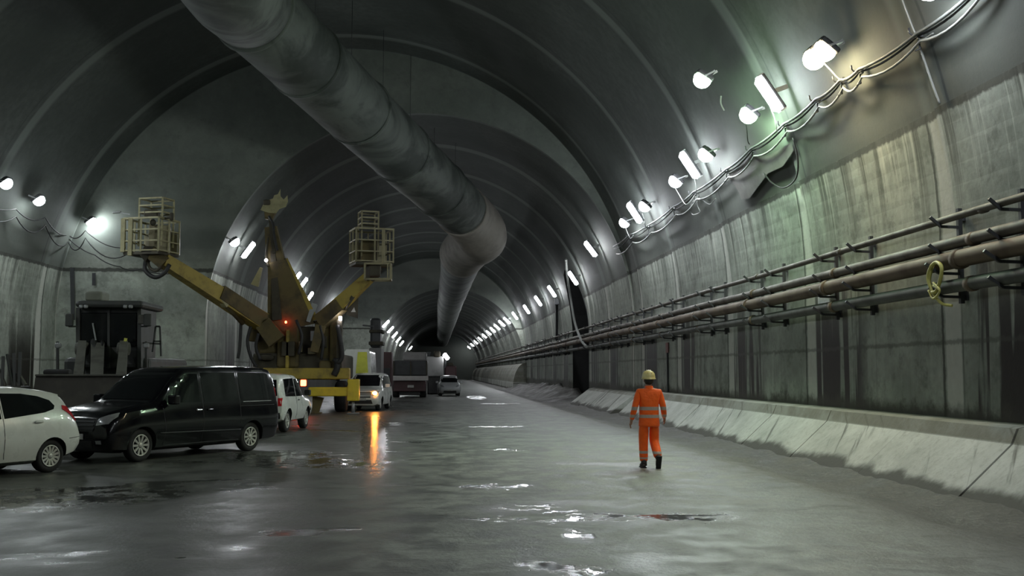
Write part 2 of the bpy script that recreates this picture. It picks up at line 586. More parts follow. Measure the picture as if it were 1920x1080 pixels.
# sloping concrete kerb in pours, with its ledge
def kerb_mat():
    g = NG('kerb_concrete')
    p = g.pos()
    x, y, z = g.sep(p)
    n1 = g.noise(p, .8, 6, .6)
    n2 = g.noise(p, 7, 5, .65)
    slant = g.math('ADD', y, g.math('MULTIPLY', z, -1.5))
    st = g.noise(g.comb(g.math('MULTIPLY', slant, 1.9), 0.0, g.math('MULTIPLY', z, .5)), 1.0, 4, .6)
    col = g.mix(g.rng(n1, .3, .7), (.40, .415, .375), (.58, .595, .55))
    col = g.mix(g.rng(n2, .45, .78, 0, .5), col, (.26, .26, .22))
    col = g.mix(g.math('MULTIPLY', g.rng(st, .57, .66), .8), col, (.11, .108, .09))
    mud = g.rng(g.math('ADD', z, g.math('MULTIPLY', g.math('SUBTRACT', n1, .5), .5)), .20, .06)
    col = g.mix(mud, col, (.085, .083, .07))
    ledge = g.math('MULTIPLY', g.rng(z, .74, .78), g.rng(n1, .35, .6, .35, .85))
    col = g.mix(ledge, col, (.17, .165, .125))
    g.bump(n2, .35, .03)
    return g.out(col, .75, 0, .3)
M_KERB = kerb_mat()
def kerb_run(y0, y1, prof, name, dx=0.0, seg=3.5):
    m = MB()
    n = max(1, int((y1 - y0) / seg))
    for i in range(n):
        a, b = y0 + (y1 - y0) * i / n, y0 + (y1 - y0) * (i + 1) / n - .035
        jit = random.uniform(-.015, .015)
        m.loft([[Vector((x + dx + jit, yy, z)) for x, z in prof] for yy in (a, b)], cap=True)
    return m.build(name, M_KERB)
PK = [(8.95, -.2), (8.95, 1.03), (8.60, 1.0), (8.52, .98), (8.42, .75), (7.62, .02), (7.4, -.2)]
for i, (a, b, dx, pr) in enumerate(((4.0, 45.6, 0, PK), (47.0, 61.8, .05, [(8.95, -.2), (8.95, .95), (8.6, .85), (7.55, .06), (7.3, -.2)]))):
    kerb_run(a, b, pr, 'baseboard_right', dx)['kind'] = 'structure'
PC = [(8.95, -.2), (8.95, 2.75)] + [(8.75 - 1.25 * math.sin(PI / 2 * t / 8) ** 1.0 + .0, 2.70 - 2.62 * (1 - math.cos(PI / 2 * t / 8))) for t in range(0, 9)] + [(7.45, -.2)]
kerb_run(110.0, 253, PC, 'trim_1', 0, 14.0)['kind'] = 'structure'
# ---------------------------------------------------------------- lamps on the walls
M_BLACK = mat('black_rubber', (.012, .012, .012), .6)
M_DGREY = mat('dark_grey_steel', (.045, .047, .05), .5, .3)
M_GREY = mat('galvanised_steel', (.30, .31, .31), .45, .6)
LAMP = {}
for nm, c, st in (('warm', (1, .84, .52), 170), ('green', (.66, 1, .64), 250), ('cold', (.90, .95, 1), 160), ('far', (.93, .96, 1), 120), ('left', (.90, .98, 1), 155)):
    LAMP[nm] = emit('lamp_glow_' + nm, c, st)
def flood(name, kind, tube=False, side=1):
    """lamp built facing local -X (into the tunnel), wall at +X"""
    root = empty(name)
    T = Matrix.Rotation(-side * R(12 if tube else 30), 4, 'Y')
    def tilt(m):
        for v in m.v: v.xyz = T @ v
        return m
    h = MB()
    if tube:
        h.box((.03, 0, 0), (.10, .20, .96), bev=.03)
        tilt(h).build('housing', M_DGREY, root)
        r = MB()
        pts = [(-.085, 0, -.34), (-.085, 0, .34)]
        r.tube([(-.09, 0, -.45), (-.09, 0, -.38), (-.09, 0, .38), (-.09, 0, .45)], [.05, .125, .125, .05], 14)
        tilt(r).build('lamp_tube', LAMP[kind], root)
        for zz in (.475, -.475):
            tilt(MB().box((-.03, 0, zz), (.16, .20, .03))).build('end_cap', M_GREY, root)
        MB().box((.23, 0, 0), (.34, .08, .10)).build('wall_bracket', M_GREY, root)
    else:
        h.box((.04, 0, 0), (.12, .50, .46), bev=.04)
        for k in range(5): h.box((.115, -.14 + .07 * k, 0), (.05, .015, .26))
        tilt(h).build('housing', M_DGREY, root)
        f = MB()
        Mx = Matrix.Rotation(-PI / 2, 4, 'Y')
        f.lathe([(.225, .02), (.22, .07), (.185, .16), (.12, .22), (.045, .245), (.001, .247)], Matrix.Translation((0, 0, 0)) @ Mx, 16)
        tilt(f).build('lens', LAMP[kind], root)
        y = MB()
        for sgn in (-1, 1): y.box((.12, sgn * .26, 0), (.30, .015, .04))
        y.box((.27, 0, 0), (.015, .535, .06))
        y.box((.34, 0, 0), (.14, .06, .06))
        y.build('yoke', M_GREY, root)
    return root
PROTO = {}
ORD = ['first', 'second', 'third', 'fourth', 'fifth', 'sixth', 'seventh', 'eighth', 'ninth', 'tenth', 'eleventh', 'twelfth', 'thirteenth', 'fourteenth', 'fifteenth', 'sixteenth', 'seventeenth', 'eighteenth', 'nineteenth', 'twentieth', 'twenty-first', 'twenty-second', 'twenty-third', 'twenty-fourth', 'twenty-fifth', 'twenty-sixth', 'twenty-seventh', 'twenty-eighth', 'twenty-ninth', 'thirtieth', 'thirty-first', 'thirty-second', 'thirty-third', 'thirty-fourth', 'thirty-fifth', 'thirty-sixth', 'thirty-seventh', 'thirty-eighth', 'thirty-ninth', 'fortieth']
def put_lamp(p, sec, kind, tube, label, group, cat='lamp'):
    side = 1 if p.x > SEC[sec][2] else -1
    key = (kind, tube, side)
    nm = 'tube_light' if tube else 'floodlight'
    cx, cz = SEC[sec][2:4]
    a = math.atan2(p.z - cz, p.x - cx)
    rot = (0, -a, 0)
    if key not in PROTO:
        o = PROTO[key] = flood(nm, kind, tube, side)
        o.location, o.rotation_euler = p, rot
        o['label'] = label
    else:
        o = copy_tree(PROTO[key], p, rot, label)
    o['category'] = cat
    o['group'] = group
    return o
GR = 'lamps along the right wall'
RL = [(1528, 108, 'warm', 0, 'warm yellow floodlight, lower left one of the bright pair on the right wall'),
      (1548, 92, 'warm', 0, 'warm yellow floodlight, upper right one of the bright pair on the right wall'),
      (1447, 173, 'cold', 1, 'white tube lamp just right of the greenish floodlight over the grey sheet'),
      (1405, 213, 'green', 0, 'greenish floodlight above the grey hanging sheet on the right wall'),
      (1325, 288, 'cold', 0, 'white floodlight, highest of the middle cluster of three on the right wall'),
      (1297, 307, 'cold', 1, 'white tube lamp between two floodlights in the middle right wall cluster'),
      (1268, 338, 'cold', 0, 'white floodlight, lowest of the middle cluster of three above looped cables'),
      (1210, 385, 'cold', 0, 'white floodlight, highest of the far cluster of three on the right wall'),
      (1193, 397, 'cold', 1, 'white tube lamp between two floodlights in the far right wall cluster'),
      (1172, 416, 'cold', 0, 'white floodlight, lowest of the far cluster of three on the right wall')]
RIGHT_LAMPS = []
for px, py, kd, tb, lb in RL:
    p = onarc(px, py, 0, .42)
    RIGHT_LAMPS.append(put_lamp(p, 0, kd, bool(tb), lb, GR))
RL2 = [(1110, 465, 1), (1077, 520, 2), (1037, 545, 1), (1011, 563, 1), (989, 579, 1)]
L2 = ['large white tube lamp at the mouth of the narrower vault, right side', 'white tube lamp hanging over the dark arched side passage',
      'white tube lamp just beyond the arched side passage, first of the far row', 'white tube lamp second beyond the arched side passage', 'white tube lamp third beyond the arched side passage']
for (px, py, _), lb in zip(RL2, L2):
    RIGHT_LAMPS.append(put_lamp(onarc(px, py, 1, .42), 1, 'far', True, lb, GR))
far = [(967, 591), (952, 600), (942, 605), (933, 612), (925, 617.5), (917, 623), (909, 629), (901, 635), (893, 641), (886, 646), (880, 651)]
for i, (px, py) in enumerate(far):
    sec = 1 if i == 0 else 2
    lb = 'white tube lamp, %s in the merging far row on the right wall' % ORD[i]
    RIGHT_LAMPS.append(put_lamp(onarc(px, py, sec, .35), sec, 'far', True, lb, GR))
# lamp hanging out from the vault on a wire
# the same row running on past the frame
for yy in (None, 11.5, 5.5, -1.0, -8.0):
    a = R(23.5)
    p = Vector((-4.05 + 12.5 * math.cos(a), yy, 3.6 + 12.5 * math.sin(a))) if yy else onarc(1745, -28, 0, .42)
    put_lamp(p, 0, 'cold', False, 'white floodlight of the right wall row, %s' % {None: 'just above the frame corner over the cables', 11.5: 'overhead beside the camera side', 5.5: 'level with the nearest kerb', -1.0: 'level with the camera', -8.0: 'behind the camera'}[yy], GR)
GL = 'lamps along the left wall'
for px, py, sec, lb in ((10, 342, 0, 'white floodlight at the left frame edge, first on the left wall'), (72, 374, 0, 'greenish white floodlight, second on the left wall'),
                        (170, 414, 0, 'white floodlight in the left corner beside the left basket'),
                        (439, 452, 1, 'white floodlight on the pale left ring, left of the mast, upper one'), (463, 467, 1, 'white tube lamp on the left ring just left of the mast'),
                        (553, 520, 1, 'white tube lamp right of the mast, upper of three'), (566, 530, 1, 'white tube lamp right of the mast, middle of three'), (578, 556, 1, 'white tube lamp right of the mast, lowest of three'),
                        (632, 571, 1, 'white tube lamp hidden behind the right basket boom, nearer one'), (644, 578, 1, 'white tube lamp hidden behind the right basket boom, farther one'),
                        (722, 606, 2, 'white tube lamp, first and nearest of the far left row'), (731, 617, 2, 'white tube lamp, second of the far left row'), (739, 627, 2, 'white tube lamp, third of the far left row'), (746, 636, 2, 'white tube lamp, fourth of the far left row'), (752, 643, 2, 'white tube lamp, fifth of the far left row'),
                        (769, 652, 2, 'white tube lamp, sixth and farthest of the far left row, apart from the rest')):
    p = onarc(px, py, sec, .42)
    if sec == 0 and p.y > 48.0: p = at(px, py, 48.05)
    put_lamp(p, sec, 'left' if sec == 0 else 'far', 'tube' in lb, lb, GL)
for yy in (30.0, 25.0, 20.0, 14.5, 9.0, 2.5, -4.0, -11.0):  # unseen lamps added for more light on the right wall and kerb
    a = R(157)
    put_lamp(Vector((-4.05 + 12.5 * math.cos(a), yy, 3.6 + 12.5 * math.sin(a))), 0, 'left', False, 'white floodlight of the left wall row outside the frame, %s' % {30.0: 'nearest the frame edge', 25.0: 'second from the frame edge', 20.0: 'third from the frame edge', 14.5: 'fourth from the frame edge', 9.0: 'fifth from the frame edge', 2.5: 'sixth from the frame edge', -4.0: 'just behind the camera', -11.0: 'farthest behind the camera'}[yy], GL)
# ---------------------------------------------------------------- road vehicles
from mathutils.bvhtree import BVHTree
def paint(name, col, rough=.22, dirt=None, amt=.35, coat=.6, spec=.5):
    g = NG(name)
    p = g.pos()
    n = g.noise(p, 2.2, 5, .6)
    x, y, z = g.sep(p)
    d = dirt or tuple(c * .6 for c in col)
    low = g.rng(g.math('ADD', z, g.math('MULTIPLY', n, -.5)), .45, .0, 0, 1)
    f = g.math('MAXIMUM', g.rng(n, .45, .75, 0, amt), g.math('MULTIPLY', low, .6))
    return g.out(g.mix(f, col, d), g.rng(n, .3, .75, rough, rough + .12), 0, spec, coat)
M_BLACKPAINT = paint('black_paint', (.004, .004, .006), .10, (.010, .010, .0095), .4, .15, .35)
M_WHITEPAINT = paint('white_paint', (.66, .68, .64), .25, (.40, .40, .36))
M_SILVER = paint('silver_paint', (.42, .43, .44), .3, (.25, .25, .24))
M_TYRE = mat('tyre_rubber', (.010, .010, .010), .8, 0, (.03, .03, .027), .6, 8)
M_RIM = mat('alloy_rim', (.50, .50, .46), .35, .45, (.3, .3, .27), .5, 9)
M_PLASTIC = mat('black_plastic', (.014, .014, .015), .5, 0, (.03, .03, .028), .5, 6)
M_GLASS = glass('tinted_glass')
M_CLEAR = mat('headlamp_glass', (.42, .43, .44), .12, .5, (.2, .2, .2), .5, 8, .3)
M_RED = mat('red_lamp_glass', (.45, .012, .015), .15)
M_AMBER = mat('amber_lamp_glass', (.5, .16, .01), .2)
M_PLATE = mat('plate_white', (.40, .40, .38), .5, 0, (.22, .22, .2), .7, 12)
M_CHROME = mat('chrome', (.6, .6, .6), .15, .9)
M_HAZARD = emit('hazard_glow', (1, .34, .05), 160)
M_REDGLOW = emit('red_glow', (1, .06, .02), 30)
M_CAVITY = mat('wheel_arch_liner', (.006, .006, .006), .9)

def car_ring(st):
    x, zb, zs, zt, wb, wm, ws, wt = st
    h = [(0, zb), (wb * .8, zb), (wb, zb + .07), (wb + (wm - wb) * .75, zb + (zs - zb) * .35), (wm, zb + (zs - zb) * .62), (ws + (wm - ws) * .5, zb + (zs - zb) * .86), (ws, zs)]
    up = zt - zs
    for t in (.3, .6, .85):
        h.append((ws + (wt - ws) * t, zs + up * t))
    h += [(wt - .04, zs + up * .965), (wt * .80, zt - up * .004), (wt * .45, zt + .012), (0, zt + .016)]
    full = [(y, z) for y, z in h] + [(-y, z) for y, z in reversed(h[1:-1])]
    return [Vector((x, y, z)) for y, z in full]
def subdiv_stations(S, n=3):
    P = [S[0]] + S + [S[-1]]
    out = []
    for i in range(1, len(P) - 2):
        for k in range(n):
            t = k / n
            out.append(tuple(P[i][j] + (P[i + 1][j] - P[i][j]) * t if False else
                             .5 * (2 * P[i][j] + (P[i + 1][j] - P[i - 1][j]) * t * .6 + (3 * (P[i + 1][j] - P[i][j]) * 2 - .6 * (2 * (P[i + 1][j] - P[i - 1][j]) + (P[i + 2][j] - P[i][j]))) * t * t
                                   + (-4 * (P[i + 1][j] - P[i][j]) + .6 * ((P[i + 1][j] - P[i - 1][j]) + (P[i + 2][j] - P[i][j]))) * t ** 3) for j in range(8)))
    out.append(S[-1])
    return out
class Car:
    def __init__(s, name, label, cat, loc, rz, S, paintm, axles, track, rw, group=None, spokes=10, rim=True):
        s.root = thing(name, label, cat, loc, rz, group)
        m = MB()
        m.loft([car_ring(t) for t in subdiv_stations(S)], cap=True, smooth=True)
        s.body = m.build('body', paintm, s.root)
        me = s.body.data
        me.materials.append(M_CAVITY)
        s.bvh = BVHTree.FromPolygons([v.co.copy() for v in me.vertices], [tuple(p.vertices) for p in me.polygons])
        c = MB()
        for ax in axles:
            for sg in (-1, 1):
                Mx = Matrix.Translation((ax, sg * (track - .30), rw)) @ Matrix.Rotation(-sg * PI / 2, 4, 'X')
                c.lathe([(rw * 1.13, 0), (rw * 1.13, .9)], Mx, 28, cap=True)
        cut = c.build('cutter', M_CAVITY)
        md = s.body.modifiers.new('arch', 'BOOLEAN')
        md.object = cut
        md.operation = 'DIFFERENCE'
        md.solver = 'EXACT'
        md.material_mode = 'TRANSFER'
        cut.parent = s.root
        bpy.context.view_layer.update()
        ev = s.body.evaluated_get(bpy.context.evaluated_depsgraph_get())
        nm = bpy.data.meshes.new_from_object(ev)
        s.body.modifiers.clear()
        s.body.data = nm
        nm.name = 'body'
        bpy.data.objects.remove(cut)
        nm.set_sharp_from_angle(angle=R(38))
        for ax in axles:
            for sg in (-1, 1):
                s.wheel(ax, sg, track, rw, spokes, rim)
    def wheel(s, ax, sg, track, rw, spokes, rim):
        Mx = Matrix.Translation((ax, sg * track, rw)) @ Matrix.Rotation(-sg * PI / 2, 4, 'X')
        w = MB()
        r = rw
        w.lathe([(r * .62, -.20), (r * .90, -.205), (r * .985, -.17), (r, -.12), (r, -.06), (r * .985, -.02), (r * .90, .005), (r * .68, .0), (r * .64, -.02), (r * .64, -.20)], Mx, 32)
        t = w.build('wheel', M_TYRE, s.root)
        q = MB()
        q.lathe([(r * .66, -.004), (r * .66, .004), (r * .60, .002), (r * .58, -.05), (r * .58, -.12), (.001, -.12)], Mx, 32)
        q.build('rim_barrel', M_PLASTIC, t)
        p = MB()
        p.lathe([(r * .655, -.01), (r * .655, .008), (r * .585, .006), (r * .575, -.03)], Mx, 32)
        for k in range(spokes):
            a = 2 * PI * k / spokes
            u, v = Vector((math.cos(a), math.sin(a), 0)), Vector((-math.sin(a), math.cos(a), 0))
            hw0, hw1 = r * .055, r * .075
            pts = []
            for zz in (-.02, .012):
                pts.append([Mx @ (u * (r * .12) + v * hw0 + Vector((0, 0, zz - .02))), Mx @ (u * (r * .60) + v * hw1 + Vector((0, 0, zz - .008))),
                            Mx @ (u * (r * .60) - v * hw1 + Vector((0, 0, zz - .008))), Mx @ (u * (r * .12) - v * hw0 + Vector((0, 0, zz - .02)))])
            p.loft(pts, cap=True)
        p.lathe([(r * .17, -.03), (r * .17, -.004), (r * .10, .006), (.001, .008)], Mx, 16)
        p.build('rim', M_RIM, t)
    def panel(s, name, poly, axis, sign, material, off=.006, parent=None, step=.12, both=False):
        """a plate lying on the bodywork: poly in (x,z) for axis y, (y,z) for axis x, (x,y) for axis z"""
        o = None
        for sg in ((sign, -sign) if both else (sign,)):
            bm = bmesh.new()
            vs = [bm.verts.new((a, b, 0)) for a, b in poly]
            bm.faces.new(vs)
            lo = [min(p[i] for p in poly) for i in (0, 1)]
            hi = [max(p[i] for p in poly) for i in (0, 1)]
            for i in (0, 1):
                n = int((hi[i] - lo[i]) / step)
                for k in range(1, n + 1):
                    co = [0, 0, 0]
                    no = [0, 0, 0]
                    co[i] = lo[i] + (hi[i] - lo[i]) * k / (n + 1)
                    no[i] = 1
                    bmesh.ops.bisect_plane(bm, geom=bm.faces[:] + bm.edges[:] + bm.verts[:], plane_co=co, plane_no=no)
            bmesh.ops.triangulate(bm, faces=bm.faces[:])
            for v in bm.verts:
                a, b = v.co.x, v.co.y
                if axis == 'y': o_, d_ = Vector((a, sg * 4, b)), Vector((0, -sg, 0))
                elif axis == 'x': o_, d_ = Vector((sg * 6, a, b)), Vector((-sg, 0, 0))
                else: o_, d_ = Vector((a, b, 6)), Vector((0, 0, -1))
                hit, nrm, _, _ = s.bvh.ray_cast(o_, d_)
                if hit is None:
                    hit, nrm, _, _ = s.bvh.find_nearest(o_ + d_ * (4 if axis == 'y' else 6 - 1.8))
                if nrm.dot(d_) > 0: nrm = -nrm
                v.co = hit + nrm * off
            bm.normal_update()
            r = bmesh.ops.extrude_face_region(bm, geom=bm.faces[:])
            d0 = {'y': Vector((0, sg, 0)), 'x': Vector((sg, 0, 0)), 'z': Vector((0, 0, 1))}[axis]
            for v in [g for g in r['geom'] if isinstance(g, bmesh.types.BMVert)]:
                v.co -= d0 * (off + .012)
            bmesh.ops.recalc_face_normals(bm, faces=bm.faces)
            me = bpy.data.meshes.new(name)
            bm.to_mesh(me)
            bm.free()
            me.polygons.foreach_set('use_smooth', [True] * len(me.polygons))
            me.set_sharp_from_angle(angle=R(40))
            me.materials.append(material)
            o = bpy.data.objects.new(name, me)
            COL.objects.link(o)
            o.parent = parent or s.root
        return o
    def seam(s, pts, sign=1, w=.012, name='door_seam', both=True):
        for sg in ((1, -1) if both else (sign,)):
            m = MB()
            path = []
            for (a, b), (c, d) in zip(pts, pts[1:]):
                n = max(2, int(math.hypot(c - a, d - b) / .08))
                for k in range(n):
                    path.append((a + (c - a) * k / n, b + (d - b) * k / n))
            path.append(pts[-1])
            P3 = []
            for a, b in path:
                hit, nrm, _, _ = s.bvh.ray_cast(Vector((a, sg * 4, b)), Vector((0, -sg, 0)))
                if hit is not None: P3.append(hit)
            m.tube(P3, w / 2, 5)
            m.build(name, M_PLASTIC, s.root)
    def knob(s, name, c, size, material, both=True, bev=.03, rot=None, parent=None):
        o = None
        for sg in ((1, -1) if both else (1,)):
            m = MB()
            m.box((c[0], c[1] * sg, c[2]), size, (rot[0] * sg, rot[1], rot[2] * sg) if rot else None, bev=bev)
            o = m.build(name, material, parent or s.root)
        return o
def arch_poly(cx, cz, r0, r1, a0=-.15, a1=PI + .15, n=14):
    out = [(cx + r1 * math.cos(a0 + (a1 - a0) * i / n), cz + r1 * math.sin(a0 + (a1 - a0) * i / n)) for i in range(n + 1)]
    inn = [(cx + r0 * math.cos(a0 + (a1 - a0) * i / n), cz + r0 * math.sin(a0 + (a1 - a0) * i / n)) for i in range(n + 1)]
    return out, inn

# black passenger van
def place2(front, rear, hw, ax_f, ax_r):
    """origin and turn of a car whose near-side wheels touch the ground at front and rear"""
    f = (front - rear)
    rz = math.atan2(f.y, f.x)
    left = Vector((-math.sin(rz), math.cos(rz), 0))
    mid = (front + rear) / 2 - left * hw
    dirv = Vector((math.cos(rz), math.sin(rz), 0))
    return mid - dirv * ((ax_f + ax_r) / 2), rz
VS = [(2.60, .42, .60, .74, .50, .60, .52, .44), (2.54, .28, .74, .88, .74, .82, .74, .62), (2.40, .22, .90, 1.00, .84, .91, .84, .70), (2.10, .20, 1.00, 1.09, .88, .95, .90, .78),
      (1.70, .20, 1.05, 1.16, .89, .96, .92, .80), (1.32, .20, 1.08, 1.22, .89, .965, .92, .80), (.88, .20, 1.11, 1.62, .89, .965, .92, .755), (.50, .20, 1.12, 1.86, .89, .965, .92, .735),
      (.10, .20, 1.13, 1.925, .89, .965, .92, .735), (-1.0, .20, 1.13, 1.95, .89, .965, .92, .735), (-2.1, .20, 1.13, 1.93, .89, .965, .91, .73), (-2.42, .22, 1.13, 1.88, .87, .94, .89, .72),
      (-2.56, .28, 1.10, 1.74, .84, .91, .86, .70), (-2.62, .36, 1.00, 1.45, .76, .84, .80, .66)]
loc, rz = place2(gnd(265, 866), gnd(467, 846), .87, 1.70, -1.62)
van = Car('passenger_van', 'black passenger van parked between the white hatchback and the white four-wheel-drive', 'van', loc, rz, VS, M_BLACKPAINT, (1.70, -1.62), .875, .335, spokes=10)
van.panel('windscreen', [(-.80, 1.25), (.80, 1.25), (.69, 1.80), (-.69, 1.80)], 'x', 1, M_GLASS, .004)
van.panel('side_window', [(1.12, 1.17), (.05, 1.17), (.05, 1.78), (.58, 1.78), (.80, 1.62)], 'y', 1, M_GLASS, .004, both=True)
van.panel('side_window', [(-.05, 1.17), (-1.14, 1.17), (-1.14, 1.80), (-.05, 1.80)], 'y', 1, M_GLASS, .004, both=True)
van.panel('side_window', [(-1.24, 1.17), (-2.36, 1.17), (-2.30, 1.76), (-2.2, 1.79), (-1.24, 1.80)], 'y', 1, M_GLASS, .004, both=True)
van.panel('rear_window', [(-.66, 1.2), (.66, 1.2), (.60, 1.72), (-.60, 1.72)], 'x', -1, M_GLASS, .004)
gr = van.panel('grille', [(-.50, .64), (.50, .64), (.58, .86), (-.58, .86)], 'x', 1, M_PLASTIC, .012)
for z in (.68, .75, .82): van.panel('grille_bar', [(-.52, z), (.52, z), (.52, z + .022), (-.52, z + .022)], 'x', 1, M_DGREY, .026, parent=gr)
m = MB()                                   # ring emblem with three spokes on the grille
h, n_, _, _ = van.bvh.ray_cast(Vector((6, 0, .75)), Vector((-1, 0, 0)))
ec = h + Vector((.05, 0, 0))
m.tube([ec + Vector((0, .10 * math.cos(2 * PI * k / 24), .10 * math.sin(2 * PI * k / 24))) for k in range(25)], .010, 6)
for k in range(3):
    a = PI / 2 + 2 * PI * k / 3
    m.beam(ec, ec + Vector((0, .098 * math.cos(a), .098 * math.sin(a))), .03, .012, .006, .008, up=(1, 0, 0))
m.build('emblem', M_CHROME, gr)
for sg in (1, -1):
    hl = van.panel('headlight', [(sg * .56, .76), (sg * .80, .79), (sg * .86, .93), (sg * .82, 1.0), (sg * .60, .90)], 'x', 1, M_CLEAR, .012, step=.06)
    van.panel('fog_light', [(sg * .58, .40), (sg * .70, .40), (sg * .70, .47), (sg * .58, .47)], 'x', 1, M_CLEAR, .012, step=.05)
    van.panel('tail_light', [(sg * .68, .95), (sg * .84, .95), (sg * .78, 1.45), (sg * .68, 1.45)], 'x', -1, M_RED, .008, step=.06)
van.panel('bumper_intake', [(-.48, .32), (.48, .32), (.48, .46), (-.48, .46)], 'x', 1, M_PLASTIC, .012)
m = MB()
h, n_, _, _ = van.bvh.ray_cast(Vector((6, 0, .54)), Vector((-1, 0, 0)))
m.box(h + Vector((.02, 0, 0)), (.02, .52, .11))
m.build('number_plate', M_PLATE, van.root)
van.knob('wing_mirror', (1.02, 1.08, 1.24), (.16, .22, .20), M_BLACKPAINT)
for pts in ([(1.18, 1.14), (1.10, .60), (1.14, .32)], [(0, 1.82), (0, .32)], [(-1.19, 1.82), (-1.19, .66)], [(-1.19, 1.05), (-2.4, 1.05)], [(1.14, .30), (-1.19, .30)]): van.seam(pts)
for x in (.14, -.20): van.knob('door_handle', (x, .955, 1.0), (.17, .035, .035), M_CHROME if x > 0 else M_BLACKPAINT, bev=.012)
van.seam([(1.25, .56), (-1.2, .52)], w=.03, name='side_moulding')
van.panel('chrome_strip', [(-1.3, 1.135), (-2.3, 1.135), (-2.3, 1.15), (-1.3, 1.15)], 'y', 1, M_CHROME, .006, both=True)
van.panel('roof_marker', [(-1.75, 1.83), (-2.15, 1.825), (-2.15, 1.845), (-1.75, 1.85)], 'y', 1, M_CHROME, .006, both=True)

# white hatchback, only its rear half inside the frame
HS = [(1.98, .36, .54, .62, .40, .50, .44, .34), (1.90, .24, .62, .72, .62, .70, .62, .5), (1.70, .19, .72, .82, .74, .80, .74, .58), (1.35, .18, .82, .91, .78, .845, .79, .64), (.98, .18, .89, 1.00, .80, .855, .80, .66),
      (.38, .18, .93, 1.36, .80, .86, .80, .60), (-.10, .18, .95, 1.51, .80, .86, .80, .585), (-.65, .18, .98, 1.545, .80, .86, .80, .58), (-1.20, .18, 1.02, 1.49, .79, .86, .79, .56),
      (-1.55, .22, 1.06, 1.42, .77, .85, .76, .545), (-1.68, .25, 1.07, 1.30, .75, .835, .73, .54), (-1.82, .28, .98, 1.10, .72, .81, .70, .54), (-1.92, .32, .80, .88, .66, .76, .66, .50), (-1.96, .38, .66, .72, .55, .66, .56, .42)]
rw_ = gnd(93, 886)
rzh = R(-121)
lf = Vector((-math.sin(rzh), math.cos(rzh), 0))
loc = rw_ - lf * .76 + Vector((math.cos(rzh), math.sin(rzh), 0)) * 1.27
hatch = Car('hatchback_car', 'small white hatchback cut by the left frame edge, red tail light towards the black van', 'car', loc, rzh, HS, M_WHITEPAINT, (1.22, -1.27), .77, .30, spokes=13)
hatch.panel('side_window', [(.80, .98), (-.22, 1.0), (-.22, 1.43), (.25, 1.37)], 'y', 1, M_GLASS, .004, both=True)
hatch.panel('side_window', [(-.28, 1.0), (-1.12, 1.085), (-1.34, 1.14), (-1.38, 1.20), (-1.30, 1.30), (-1.05, 1.38), (-.7, 1.43), (-.28, 1.44)], 'y', 1, M_GLASS, .004, both=True)
hatch.panel('windscreen', [(-.68, 1.03), (.68, 1.03), (.56, 1.45), (-.56, 1.45)], 'x', 1, M_GLASS, .004)
hatch.panel('rear_window', [(-.54, 1.12), (.54, 1.12), (.47, 1.36), (-.47, 1.36)], 'x', -1, M_GLASS, .004)
for sg in (1, -1):
    hatch.panel('tail_light', [(-1.55, 1.20), (-1.66, 1.18), (-1.83, 1.02), (-1.88, .90), (-1.80, .91), (-1.66, 1.04), (-1.53, 1.13)], 'y', sg, M_RED, .012, step=.06)
    hatch.panel('headlight', [(sg * .45, .66), (sg * .66, .70), (sg * .70, .82), (sg * .56, .78)], 'x', 1, M_CLEAR, .01, step=.06)
hatch.seam([(-.25, 1.46), (-.25, .40), (-.28, .24)])
hatch.seam([(.95, .93), (.90, .50), (.93, .24)])
hatch.seam([(-1.62, .60), (-1.90, .62)], name='bumper_seam')
hatch.knob('door_handle', (-.95, .845, .93), (.17, .03, .04), M_WHITEPAINT, bev=.012)
hatch.knob('wing_mirror', (.72, .93, 1.02), (.14, .2, .14), M_WHITEPAINT)
hatch.panel('sill_moulding', [(.85, .17), (-.90, .17), (-.90, .215), (.85, .215)], 'y', 1, M_PLASTIC, .012, both=True)
m = MB()
m.box((-1.56, 0, 1.405), (.20, .90, .03), (0, R(-14), 0), bev=.012)
m.build('roof_spoiler', M_WHITEPAINT, hatch.root)

# white four-wheel-drive seen from behind the van
SS = [(1.80, .40, .66, .74, .50, .60, .54, .46), (1.74, .32, .80, .92, .70, .78, .72, .62), (1.40, .28, .94, 1.03, .74, .81, .76, .66), (.86, .28, .98, 1.10, .75, .82, .77, .68), (.45, .28, 1.02, 1.52, .75, .82, .77, .64),
      (.20, .28, 1.03, 1.70, .75, .82, .77, .63), (-.60, .28, 1.03, 1.75, .75, .82, .77, .63), (-1.45, .30, 1.03, 1.73, .74, .81, .76, .62), (-1.68, .34, 1.0, 1.62, .72, .79, .74, .61), (-1.76, .42, .92, 1.30, .66, .74, .70, .6)]
loc, rz = place2(gnd(563, 803), gnd(532, 813), -.72, 1.18, -1.12)
rz = R(83)
suv = Car('four_wheel_drive_car', 'white four-wheel-drive just right of the black van, pointing down the tunnel', 'car', loc + Vector((.06, .5, 0)), rz, SS, M_WHITEPAINT, (1.18, -1.12), .74, .34, spokes=8)
suv.panel('rear_window', [(-.60, 1.10), (.60, 1.10), (.55, 1.58), (-.55, 1.58)], 'x', -1, M_GLASS, .006)
suv.panel('side_window', [(.66, 1.06), (-.20, 1.06), (-.20, 1.60), (.30, 1.60)], 'y', 1, M_GLASS, .006, both=True)
suv.panel('side_window', [(-.30, 1.06), (-1.40, 1.08), (-1.36, 1.60), (-.30, 1.62)], 'y', 1, M_GLASS, .006, both=True)
suv.panel('windscreen', [(-.64, 1.12), (.64, 1.12), (.58, 1.62), (-.58, 1.62)], 'x', 1, M_GLASS, .006)
